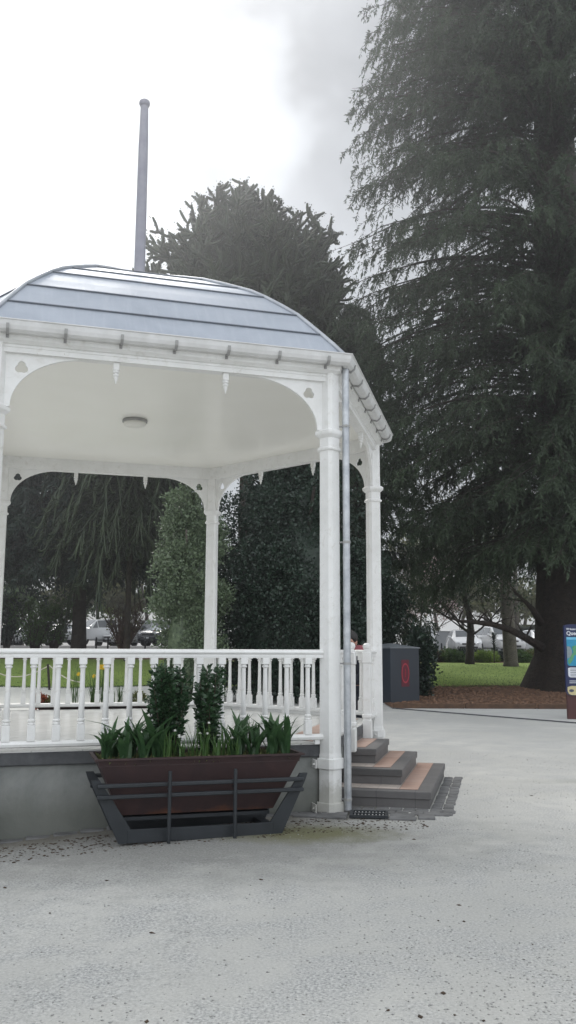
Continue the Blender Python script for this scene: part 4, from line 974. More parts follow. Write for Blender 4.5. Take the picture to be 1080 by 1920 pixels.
# drooping one, long hanging ropes
def weeping(base, zt, zb, rx, nb, seed, label, k_=1.5):
    rg = np.random.default_rng(seed); T = thing('monkey_puzzle_tree', label, 'tree', base); base = np.asarray(base, dtype=float)
    az = rg.random(nb)*2*PI; z0 = base[2]+zb+(zt-zb)*rg.random(nb); Rr = rx*(.35+.65*rg.random(nb)); t = np.linspace(0, 1, 10)[None]
    hr = Rr[:, None]*(1-(1-t)**1.8); fall = (.95+.9*rg.random(nb))[:, None]*Rr[:, None]*.62
    zz = z0[:, None]+.12*Rr[:, None]*np.sin(PI*t)-fall*t**1.7+Rr[:, None]*.16*t**7; zz = np.maximum(zz, base[2]+1.3+1.4*rg.random(nb)[:, None]*.9)
    a2 = az[:, None]+rg.normal(size=(nb, 1))*.35*t
    P = np.stack([base[0]+hr*np.cos(a2), base[1]+hr*np.sin(a2), zz], 2)
    parts = [tubes(P, np.broadcast_to(k_*.040*np.array([.7, .8, .9, 1, 1, 1, 1, 1, .9, .3]), (nb, 10)), 5)]
    ns = 9; n = nb*ns; bi = np.repeat(np.arange(nb), ns); tt = .3+.7*rg.random(n); fi = tt*9; i0 = np.minimum(fi.astype(int), 8); fr = (fi-i0)[:, None]
    B0 = P[bi, i0]*(1-fr)+P[bi, i0+1]*fr; tg = P[bi, i0+1]-P[bi, i0]; tg /= np.linalg.norm(tg, axis=1, keepdims=True)+1e-9
    sv = np.cross(tg, np.array([0, 0, 1.])); sv *= np.where(rg.random(n) < .5, -1, 1)[:, None]
    s = np.linspace(0, 1, 7)[None, :, None]; l = k_*(.5+.8*rg.random(n))[:, None, None]
    Q = B0[:, None]+(tg*.8+sv*.55)[:, None]*l*s-np.array([0, 0, 1.])*l*(.75*s-.75*s**3*.9)
    parts.append(tubes(Q, np.broadcast_to(k_*.030*np.array([.8, 1, 1, 1, 1, .9, .3]), (n, 7)), 4))
    allp = np.concatenate([Q.reshape(-1, 3), P[:, 3:].reshape(-1, 3)]); n = len(allp)*2; DD = rand_unit(n)
    parts.append(cards(np.repeat(allp, 2, 0)+rg.normal(size=(n, 3))*.03, DD, .15, .024))
    Vx, Fx = merge(parts); npmesh('crown', Vx, Fx, M['puzzle'], T, origin=tuple(base))
    m = MB(); trunk_mesh(m, base, zt+.5, .15, .10, flare=1.15, seed=seed); m.build('trunk', M['bark'], T, smooth=True)
b = at(238, 1217, 46.5); b.z = gzf(b.x, b.y)
weeping(tuple(b), 15.2, 6.4, 4.7, 330, 33, 'drooping monkey puzzle with long hanging rope-like branches beyond the deck')

# hollies
b = at(358, 1217, 26.4); b.z = gzf(b.x, b.y)
bushy('variegated_holly', 'pale speckled variegated holly just left of the middle back column', 'tree', tuple(b), (b.x, b.y, b.z+2.9), (1.22, 1.1, 5.1), 52000, .088, M['varieg'], M['greybark'], 71, per=10, stems=3, srad=.09, inner=.40, lump=.75, lumps=34, clump=.08, taper=.20, balls=60)
b = at(542, 1217, 28.4); b.z = gzf(b.x, b.y)
bushy('holly', 'large dark green holly seen between the back and right columns', 'tree', tuple(b), (b.x, b.y, b.z+3.8), (3.25, 2.0, 5.9), 135000, .10, M['holly'], M['bark'], 72, per=12, stems=4, srad=.12, inner=.45, lump=.8, lumps=40, clump=.09, taper=.15, balls=120)
b = at(690, 1217, 31.4); b.z = gzf(b.x, b.y)
bushy('holly', 'dark holly behind the slate-blue box, right of the bandstand column', 'tree', tuple(b), (b.x, b.y, b.z+2.3), (1.35, 1.35, 2.8), 36000, .09, M['holly'], M['bark'], 73, per=12, stems=4, srad=.07, inner=.45, lump=.75, lumps=26, clump=.08, balls=40)
b = at(784, 1217, 29.6); b.z = gzf(b.x, b.y)
bushy('laurel_shrub', 'glossy laurel shrub at the right side of the slate-blue box', 'shrub', tuple(b), (b.x+.05, b.y, b.z+1.05), (.42, .4, 1.15), 3200, .12, M['holly'], M['bark'], 74, per=7, stems=5, srad=.02, inner=.3, lump=.5, lumps=14, clump=.09, core=False)
# shrubs under the trees on the left
def stem_shrub(px, Y, H, Wd, n, label, leafm, nleaf, seed, barkm, name='stemmy_shrub'):
    rg = np.random.default_rng(seed); b = at(px, 1217, Y); b.z = gzf(b.x, b.y); T = thing(name, label, 'shrub', tuple(b)); base = np.array(b)
    az = rg.random(n)*2*PI; out = Wd*rg.random(n)**.6; hh = H*(.6+.4*rg.random(n)); t = np.linspace(0, 1, 7)[None]
    P = np.stack([base[0]+(out[:, None]*t**1.4+.12)*np.cos(az[:, None]+.3*np.sin(t*4+az[:, None])), base[1]+out[:, None]*t**1.4*np.sin(az[:, None]), base[2]+hh[:, None]*t], 2)
    parts = [tubes(P, np.broadcast_to(.05*np.array([1, .9, .8, .6, .45, .3, .15]), (n, 7)), 5)]
    ns = 10; m_ = n*ns; bi = np.repeat(np.arange(n), ns); i0 = rg.integers(2, 7, m_); B0 = P[bi, i0]; d = rand_unit(m_); d[:, 2] = np.abs(d[:, 2])*.9+.25; l = (.2+.5*rg.random(m_))[:, None, None]
    s = np.linspace(0, 1, 4)[None, :, None]; Q = B0[:, None]+d[:, None]*l*s; parts.append(tubes(Q, np.broadcast_to(np.array([.012, .009, .006, .003]), (m_, 4)), 3))
    Vx, Fx = merge(parts); npmesh('stems', Vx, Fx, barkm, T, origin=tuple(base))
    if nleaf:
        k = rg.integers(0, m_, nleaf); PP = Q[k, rg.integers(1, 4, nleaf)]+rg.normal(size=(nleaf, 3))*.09; Vx, Fx = cards(PP, rand_unit(nleaf), .16, .05); npmesh('leaves', Vx, Fx, leafm, T, origin=tuple(base))
stem_shrub(66, 50, 3.0, 1.5, 26, 'leafy many-stemmed shrub at the left under the dark cedar', M['lawnleaf'], 2600, 81, M['bark'])
stem_shrub(100, 50.5, 3.2, 1.2, 18, 'light green many-stemmed shrub beside the straight cedar trunk', M['lawnleaf'], 1500, 82, M['bark'])
stem_shrub(12, 51, 3.0, 1.3, 16, 'dense low shrub at the left edge beyond the deck', M['holly'], 3000, 84, M['bark'])
stem_shrub(233, 49, 2.9, 1.35, 80, 'bare brown twiggy shrub below the drooping monkey puzzle', M['olive'], 200, 83, M['brownbark'])
def bare_tree(px, Y, H, spread, label, seed, leafm=None, nleaf=0, barkm=None, tr=.3, name='bare_tree', zb=.35, lcard=.16, lean=0, group=None, levels=3, py=1217):
    rg = random.Random(seed); b = at(px, py, Y); b.z = gzf(b.x, b.y); T = thing(name, label, 'tree', tuple(b), group); m = MB(); tips = []
    def grow(p, d, l, r, lev):
        pts, rr = [p], [r]; q = p
        for i in range(4):
            d = (d+Vector((rg.uniform(-.22, .22), rg.uniform(-.22, .22), rg.uniform(-.08, .16)))).normalized(); q = q+d*(l/4); pts.append(q); rr.append(r*(1-.13*(i+1)))
            if lev < levels and i >= (1 if lev else 2) :
                for _ in range(2 if lev else 3):
                    a = rg.uniform(0, 2*PI); dd = (d*.55+Vector((math.cos(a), math.sin(a), rg.uniform(-.1, .5)))*.75).normalized(); grow(q, dd, l*rg.uniform(.45, .72), r*.5, lev+1)
        m.tube(pts, rr, 8 if lev == 0 else 4, caps=False)
        if lev >= 2: tips.extend(pts[2:])
    m.tube([b-Vector((0, 0, .2)), b+Vector((0, 0, .25)), b+Vector((lean*.3, 0, H*zb))], [tr*1.35, tr, tr*.85], 12)
    grow(b+Vector((lean*.3, 0, H*zb)), Vector((lean*.15, 0, 1)).normalized(), H*(1-zb)*.75, tr*.8, 0)
    for i in range(4):
        a = rg.uniform(0, 2*PI); grow(b+Vector((lean*.3, 0, H*zb*rg.uniform(.8, 1))), Vector((math.cos(a)*spread, math.sin(a)*spread, .55)).normalized(), H*.42, tr*.24, 1)
    m.build('trunk', barkm or M['greybark'], T, smooth=True)
    if leafm and tips:
        TP = np.array([tuple(t) for t in tips]); k = RNG.integers(0, len(TP), nleaf); P = TP[k]+RNG.normal(size=(nleaf, 3))*.22; D = rand_unit(nleaf); Vx, Fx = cards(P, D, lcard*(.6+.8*RNG.random(nleaf)), lcard*.3); npmesh('crown', Vx, Fx, leafm, T, origin=tuple(b))
    return T
bare_tree(880, 46.5, 6.4, .9, 'small dark-trunked spreading tree in front of the white car', 91, M['needle'], 6000, M['bark'], .22, 'small_tree', .28, .16, lean=.35)
bare_tree(957, 44.8, 12, .7, 'thick grey trunk on the lawn beside the giant conifer', 92, M['olive'], 3000, M['greybark'], .34, 'grey_trunk_tree', .42, .13, lean=-.5)
bare_tree(786, 58, 5.0, .9, 'small pink blossoming tree beyond the slate-blue box', 93, M['blossom'], 6500, M['brownbark'], .10, 'blossom_tree', .25, .12)
for i, (px, Y, H, lm, nl, lab) in enumerate([(820, 86, 9, 'olive', 5000, 'olive leafed far tree above the left end of the grey wall'), (868, 90, 8, None, 0, 'bare far tree behind the middle of the grey wall'), (915, 84, 9, 'olive', 3500, 'olive leafed far tree above the right end of the grey wall'),
        (985, 88, 10, 'olive', 4000, 'far tree behind the dark green shed'), (1050, 86, 9, 'lawnleaf', 4000, 'far green tree hidden behind the giant trunk'), (760, 84, 8, None, 0, 'bare far tree behind the blossoming tree'), (1120, 80, 9, 'olive', 3500, 'far olive tree right of the map sign'),
        (182, 84, 9, 'olive', 6000, 'olive leafed far tree above the white pickup'), (232, 88, 8, 'lime', 6000, 'yellow-green far tree behind the twiggy shrub'), (275, 82, 8, 'olive', 5000, 'olive far tree above the silver cars'), (330, 86, 9, 'lawnleaf', 5000, 'green far tree behind the variegated holly'),
        (110, 86, 8, 'lawnleaf', 4500, 'green far tree behind the straight cedar trunk'), (40, 84, 9, 'lawnleaf', 4500, 'green far tree at the left edge'), (420, 84, 9, 'lawnleaf', 3000, 'far green tree behind the middle back column'), (-40, 86, 9, 'olive', 3500, 'far olive tree left of the bandstand')]):
    bare_tree(px, Y, H, .9, lab, 100+i, M[lm] if lm else None, nl, M['greybark'], .22, 'far_tree', .25, .42, levels=2 if i > 6 else 3, group='trees beyond the car park')
# low broken branch hanging from the giant
gt = [o for o in COL.objects if o.name == 'giant_conifer'][0]
m = MB(); P = [at(1016, 1214, 31.5), at(985, 1196, 30.8), at(955, 1180, 30.2), at(925, 1171, 29.8), at(895, 1167, 29.6), at(860, 1164, 29.4), at(835, 1155, 29.3)]
m.tube(P, [.16, .13, .11, .09, .07, .045, .02], 7)
rg = random.Random(5)
for i in range(26):
    p = P[rg.randint(1, 6)]; d = Vector((rg.uniform(-1, .4), rg.uniform(-.6, .6), rg.uniform(.1, 1))).normalized(); q = p+d*rg.uniform(.3, .9)
    m.tube([p, p.lerp(q, .5)+Vector((0, 0, .06)), q], [.03, .02, .006], 4)
m.build('low_branch', M['bark'], gt, smooth=True)
m = MB(); P = [at(1014, 1168, 31.5), at(998, 1142, 31), at(985, 1128, 30.8), at(970, 1115, 30.5)]; m.tube(P, [.14, .1, .07, .03], 7)
for i in range(14):
    p = P[rg.randint(1, 3)]; q = p+Vector((rg.uniform(-1, .4), rg.uniform(-.6, .6), rg.uniform(-.2, .8)))*.9; m.tube([p, q], [.03, .006], 4)
m.build('broken_branch', M['bark'], gt, smooth=True)

# border plants in front of the car park, right
BP = [(800, 'holly', .30, 'dark low shrub at the left end of the car park border'), (815, 'brownbark', .25, 'brown bare low shrub in the border'), (830, 'olive', .28, 'dull olive low shrub in the border'), (846, 'lawnleaf', .34, 'mid green rounded shrub below the second car'), (866, 'holly', .40, 'dark rounded shrub at the small tree foot'), (890, 'holly', .34, 'dark wide shrub right of the small tree'),
      (906, 'lime', .36, 'bright lime green shrub in the middle of the border'), (920, 'lime', .24, 'small lime green shrub beside the larger lime one'), (934, 'holly', .30, 'dark shrub left of the grey trunk'), (978, 'lawnleaf', .34, 'green shrub right of the grey trunk'), (992, 'olive', .30, 'olive shrub near the giant conifer'), (1006, 'lawnleaf', .36, 'green shrub against the giant trunk edge'), (860, 'lawnleaf', .26, 'light green low shrub in front of the dark one')]
for i, (px, mt, h, lab) in enumerate(BP):
    b = at(px, 1217, 48.2+(i % 3)*.5); b.z = gzf(b.x, b.y)
    bushy('border_shrub', lab, 'shrub', tuple(b), (b.x, b.y, b.z+h*.75), (.46, .40, h*1.05), 1500, .11, M[mt], M['bark'], 130+i, per=6, group='shrubs along the car park border', stems=3, srad=.015, inner=.3, lump=.5, clump=.07)
b = at(926, 1217, 47.4); b.z = gzf(b.x, b.y); T = thing('young_tree', 'young dark-leafed sapling standing before the third car', 'tree', tuple(b)); m = MB(); m.tube([b, b+Vector((0, 0, 1.2))], [.03, .02], 6); m.build('trunk', M['bark'], T)
m = MB()
for i in range(70): leaf_blade(m, b+Vector((0, 0, .6+.9*random.random())), random.uniform(0, 2*PI), .30, 1.0, .035, .5, 4)
m.build('leaves', M['holly'], T)
# left rope barrier
for i, (px, py) in enumerate([(96, 1266), (-30, 1275)]):
    b = at(px, 1217, 34.0); b.z = gzf(b.x, b.y); m = MB(); m.tube([b, b+Vector((-.10, 0, .95))], .045, 8)
    o = m.build('rope_post', M['bark']); tag(o, 'leaning dark post carrying the rope at the lawn edge' if i == 0 else 'dark rope post at the left beyond the photo edge', 'post', 'rope posts at the lawn edge')
m = MB(); a = at(94, 1217, 34); a.z = gzf(a.x, a.y)+.9; b = at(-30, 1217, 34); b.z = gzf(b.x, b.y)+.9; c = at(160, 1217, 31.2); c.z = .45
pts = [b.lerp(a, u)-Vector((0, 0, .42*math.sin(PI*u))) for u in np.linspace(0, 1, 10)]+[a.lerp(c, u)-Vector((0, 0, .15*math.sin(PI*u))) for u in np.linspace(.1, 1, 8)]
m.tube(pts, .02, 5); tag(m.build('barrier_rope', M['rope']), 'pale rope slung from the leaning post along the lawn edge', 'rope')

# ------------------------------------------------------------------ slate box, sign, person
bc = Vector((0, 0, 0)); p1 = at(732, 1217, 27.3); p1 = Vector((p1.x, p1.y, 0)); p2 = at(785.5, 1217, 28.1); p2 = Vector((p2.x, p2.y, 0))
fx_ = (p2-p1).normalized(); fn_ = Vector((fx_.y, -fx_.x, 0)); wB = (p2-p1).length; dB = 1.15
cB = p1+fx_*wB/2-fn_*dB/2; byaw = math.atan2(fx_.y, fx_.x)
T = thing('utility_box', 'slate-blue metal cabinet with a red round emblem on its right face', 'cabinet', (cB.x, cB.y, 0))
def loc3(x, y, z): return cB+fx_*x-fn_*y+Vector((0, 0, z))
m = MB(); m.box(loc3(0, 0, .83), (wB, dB, 1.62), rz(byaw), bev=.012); m.build('body', M['box'], T)
m = MB(); m.box(loc3(0, 0, .012), (wB-.06, dB-.06, .03), rz(byaw)); m.build('foot', M['rubber'], T)
m = MB(); h = [(-wB/2-.03, -dB/2-.03), (wB/2+.03, -dB/2-.03), (wB/2+.03, dB/2+.03), (-wB/2-.03, dB/2+.03)]
vs = [loc3(x, y, 1.642) for x, y in h]+[loc3(x, y, 1.672) for x, y in h]+[loc3(-.12, 0, 1.80), loc3(.0, 0, 1.80)]
m.add(vs, [(0, 1, 5, 4), (1, 2, 6, 5), (2, 3, 7, 6), (3, 0, 4, 7), (3, 2, 1, 0), (4, 5, 9, 8), (5, 6, 9), (6, 7, 8, 9), (7, 4, 8)]); m.build('lid', M['boxlid'], T)
ec = loc3(-wB*.5+wB*.50, -dB/2, .90)
m = MB(); fb = lambda x, y, z: ec+fx_*x+fn_*y+Vector((0, 0, z))
m.plate([[(-.17, -.40), (.17, -.40), (.17, .40), (-.17, .40)]], .002, .006, fn=fb)
em = m.build('emblem', M['redsign'], T)
m = MB(); ring = lambda a, b, n=28: [(a*math.cos(2*PI*i/n), b*math.sin(2*PI*i/n)) for i in range(n)]
m.plate([ring(.168, .30), ring(.135, .255)[::-1]], .008, .011, fn=fb)
m.plate([ring(.022, .13), ring(.010, .115)[::-1]], .008, .011, fn=fb)
m.build('emblem_outline', M['redline'], em)
# map sign at right
sb = at(1058, 1217, 21.6); sb.z = 0; sw = 1.25
T = thing('map_sign', 'navy blue welcome map board on a dark red base at the right edge', 'sign', (sb.x+sw/2, sb.y, 0))
def sp(x, y, z): return Vector((sb.x+x, sb.y-y, z))     # x right, y towards viewer
rr = lambda x0, x1, z0, z1, r=.05, bl=True: [(x0+r, z1), (x0, z1-r*.3)]+([(x0, z0+r), (x0+r*.3, z0+r*.3), (x0+r, z0)] if bl else [(x0, z0)])+[(x1, z0), (x1, z1)]
zt = lambda py: 1.6+(1217-py)/F*21.6
m = MB(); m.box((sb.x+sw/2+.015, sb.y+.05, .32), (sw-.02, .10, .68), bev=.01); m.build('base', M['post'], T)
m = MB(); m.plate([rr(0, sw, zt(1299), zt(1169), .10)], -.05, .03, fn=sp); m.build('board', M['signblue'], T)
m = MB(); m.plate([rr(.03, sw-.03, zt(1298), zt(1281.5), .09)], .031, .036, fn=sp); fp_ = m.build('footer_panel', M['signcream'], T)
m = MB(); m.plate([rr(.05, sw-.05, zt(1245), zt(1192.5), .05)], .031, .035, fn=sp); mpn = m.build('map_panel', M['signteal'], T)
m = MB(); m.plate([[(.05, zt(1192.5)), (.05, zt(1197)), (sw-.05, zt(1198)), (sw-.05, zt(1192.5))]], .036, .038, fn=sp); m.build('map_sky', M['signsky'], mpn)
m = MB(); m.plate([[(.052, zt(1209)), (.13, zt(1210)), (.17, zt(1218)), (.17, zt(1228)), (.10, zt(1230)), (.052, zt(1232))]], .036, .038, fn=sp); m.build('map_town', M['signgrey'], mpn)
m = MB(); m.plate([[(.17, zt(1210)), (.27, zt(1207)), (.45, zt(1212)), (.40, zt(1222)), (.22, zt(1226)), (.17, zt(1236)), (.09, zt(1243)), (.058, zt(1236)), (.12, zt(1229)), (.20, zt(1220))]], .039, .041, fn=sp); m.build('map_park', M['signgreen'], mpn)
m = MB(); m.plate([rr(.06, sw-.06, zt(1266), zt(1248), .05)], .031, .035, fn=sp); tp = m.build('text_panel', M['signwhite'], T)
m = MB()
for i in range(5):
    z = zt(1250.8+3.1*i); m.plate([[(.11, z-.006), (sw-.12-.1*(i == 4), z-.006), (sw-.12-.1*(i == 4), z+.006), (.11, z+.006)]], .036, .038, fn=sp)
m.build('text_lines', M['signink'], tp)
m = MB()
for py in (1272.5, 1275.8): z = zt(py); m.plate([[(.08, z-.007), (sw-.1, z-.007), (sw-.1, z+.007), (.08, z+.007)]], .031, .034, fn=sp)
m.build('footer_lines', M['signwhite'], T)
m = MB(); m.plate([[(.07+.06*math.cos(a), zt(1290)+.035*math.sin(a)) for a in np.linspace(0, 2*PI, 9)[:-1]]], .037, .039, fn=lambda x, y, z: sp(x+.05, y, z)); m.plate([[(.26, zt(1292)), (.40, zt(1292)), (.40, zt(1291)), (.26, zt(1291))]], .037, .039, fn=sp); m.plate([[(.26, zt(1288)), (.40, zt(1288)), (.40, zt(1286.5)), (.26, zt(1286.5))]], .037, .039, fn=sp)
m.build('footer_marks', M['signink'], fp_)
def text(body, x, z, size, par, mat, bold=0.0):
    cu = bpy.data.curves.new('lettering', 'FONT'); cu.body = body; cu.size = size; cu.extrude = .002; cu.offset = bold
    o = bpy.data.objects.new('lettering', cu); COL.objects.link(o); bpy.context.view_layer.update()
    me = bpy.data.meshes.new_from_object(o.evaluated_get(bpy.context.evaluated_depsgraph_get())); bpy.data.objects.remove(o)
    me.materials.clear(); me.materials.append(mat); o = bpy.data.objects.new('lettering', me); COL.objects.link(o)
    put(o, sp(x, .034, z), par); o.rotation_euler.x = PI/2; return o
text('Welcome to', .055, zt(1179.3), .062, T, M['signwhite'], .0022)
text('Queenstown', .055, zt(1188.6), .125, T, M['signwhite'], .003)

# person beyond the rail, head bent
def skin_figure(name, verts, edges, radii, mat, parent, sub_=1, root=0, origin=(0, 0, 0)):
    me = bpy.data.meshes.new(name); me.from_pydata([Vector(v) for v in verts], edges, []); o = bpy.data.objects.new(name, me); COL.objects.link(o)
    o.modifiers.new('skin', 'SKIN'); sv = me.skin_vertices[0].data
    for i, r in enumerate(radii): sv[i].radius = (r, r) if isinstance(r, (int, float)) else r
    for i in range(len(radii)): sv[i].use_root = (i == root)
    s = o.modifiers.new('sub', 'SUBSURF'); s.levels = s.render_levels = sub_
    bpy.context.view_layer.update(); dg = bpy.context.evaluated_depsgraph_get(); me2 = bpy.data.meshes.new_from_object(o.evaluated_get(dg)); bpy.data.objects.remove(o)
    me2.materials.clear(); me2.materials.append(mat); me2.polygons.foreach_set('use_smooth', [True]*len(me2.polygons))
    o = bpy.data.objects.new(name, me2); COL.objects.link(o); put(o, Vector(origin), parent); return o
pb = at(676, 1217, 13.7); pb.z = 0; HT = at(667, 1181, 13.7).z/1.80     # figure is modelled 1.8 high, then scaled
T = thing('person', 'person with dark hair and dusky red hood looking down beyond the railing', 'person', tuple(pb))
# facing the viewer's left (-x), head bowed
vb = [(0, 0, .96), (0, 0, 1.12), (-.01, 0, 1.28), (-.02, 0, 1.42), (-.045, 0, 1.50), (-.09, 0, 1.56),
      (0, -.10, .90), (-.02, -.11, .50), (.03, -.11, .09), (-.12, -.12, .03), (0, .10, .90), (-.02, .11, .50), (.03, .11, .09), (-.12, .12, .03),
      (-.01, -.19, 1.41), (.02, -.24, 1.14), (-.18, -.17, 1.08), (-.01, .19, 1.41), (.02, .24, 1.14), (-.18, .17, 1.08)]
eb = [(0, 1), (1, 2), (2, 3), (3, 4), (4, 5), (0, 6), (6, 7), (7, 8), (8, 9), (0, 10), (10, 11), (11, 12), (12, 13), (3, 14), (14, 15), (15, 16), (3, 17), (17, 18), (18, 19)]
rb = [(.12, .15), (.11, .14), (.12, .16), (.10, .14), .055, .055, .085, .058, .042, .035, .085, .058, .042, .035, .06, .045, .030, .06, .045, .030]
body = skin_figure('body', vb, eb, rb, M['skin'], T, 2, 0, pb)
# clothing follows the same skeleton a little wider
skin_figure('top', [vb[i] for i in (0, 1, 2, 3, 14, 15, 16, 17, 18, 19)], [(0, 1), (1, 2), (2, 3), (3, 4), (4, 5), (5, 6), (3, 7), (7, 8), (8, 9)], [(.15, .19), (.145, .19), (.16, .21), (.15, .20), .105, .080, .06, .105, .080, .06], M['darkcloth'], body, 2, 0, pb)
skin_figure('trousers', [vb[i] for i in (0, 6, 7, 8, 10, 11, 12)], [(0, 1), (1, 2), (2, 3), (0, 4), (4, 5), (5, 6)], [(.125, .155), .10, .072, .055, .10, .072, .055], M['darkcloth'], body, 2, 0, pb)
for sy in (-1, 1):
    m = MB(); m.box((-.05, sy*.115, .045), (.28, .10, .09), bev=.03); o = m.build('shoe', M['rubber'], None, loc=(0, 0, 0), smooth=True); put(o, pb, body)
m = MB()
def ell(m, c, r, n=16, k=10, f=None):
    pr = []; vs = []
    for i in range(k+1):
        th = PI*i/k
        for j in range(n):
            a = 2*PI*j/n; p = Vector((math.sin(th)*math.cos(a), math.sin(th)*math.sin(a), math.cos(th)))
            if f: p = f(p)
            vs.append(Vector(c)+Vector((p.x*r[0], p.y*r[1], p.z*r[2])))
    m.add(vs, [(i*n+j, i*n+(j+1) % n, (i+1)*n+(j+1) % n, (i+1)*n+j) for i in range(k) for j in range(n)])
ell(m, (-.03, 0, 1.50), (.135, .19, .085)); ell(m, (.055, 0, 1.49), (.09, .13, .10)); o = m.build('hood', M['topcloth'], None, smooth=True, loc=(0, 0, 0)); put(o, pb, body); m = MB()
RH = Matrix.Rotation(math.radians(-38), 3, 'Y'); hc = Vector((-.14, 0, 1.655))
def headf(p):
    q = p.copy()
    if q.z < 0: q.x = q.x*(1-.18*abs(q.z))-.10*abs(q.z); q.y *= 1-.30*abs(q.z)
    return q
ell(m, (0, 0, 0), (.098, .078, .122), f=headf); ell(m, (-.105, 0, -.015), (.020, .014, .026)); ell(m, (-.088, 0, -.062), (.014, .026, .010))
for sy in (-1, 1): ell(m, (.0, sy*.079, -.01), (.018, .010, .032)); ell(m, (-.088, sy*.032, .012), (.010, .014, .010))
m.v = [tuple(hc+RH @ Vector(p)) for p in m.v]; hd = m.build('head', M['skin'], None, smooth=True, loc=(0, 0, 0)); put(hd, pb, body)
m = MB(); ell(m, (.022, 0, .028), (.102, .088, .118), f=lambda p: Vector((p.x, p.y, max(p.z, -.75))) if p.x > -.2 else Vector((p.x*.92, p.y, max(p.z, .28))))
m.v = [tuple(hc+RH @ Vector(p)) for p in m.v]; o = m.build('hair', M['hair'], None, smooth=True, loc=(0, 0, 0)); put(o, pb, body)
m = MB()
for sy in (-1, 1):
    w0 = Vector((-.20, sy*.165, 1.08)); m.box(w0+Vector((-.045, -sy*.012, .005)), (.09, .03, .075), bev=.012)
    for i in range(4):
        st = w0+Vector((-.085, -sy*.012, .032-.022*i)); ln = (.07, .078, .072, .055)[i]; m.tube([st, st+Vector((-ln*.5, -sy*.008, 0)), st+Vector((-ln*.75, -sy*.035, 0)), st+Vector((-ln*.6, -sy*.055, 0))], [.009, .0085, .008, .006], 6)
    m.tube([w0+Vector((-.03, -sy*.02, .04)), w0+Vector((-.05, -sy*.045, .055)), w0+Vector((-.075, -sy*.055, .05))], [.011, .010, .007], 6)
o = m.build('hands', M['skin'], None, smooth=True, loc=(0, 0, 0)); put(o, pb, body)
T.scale = (HT, HT, HT)

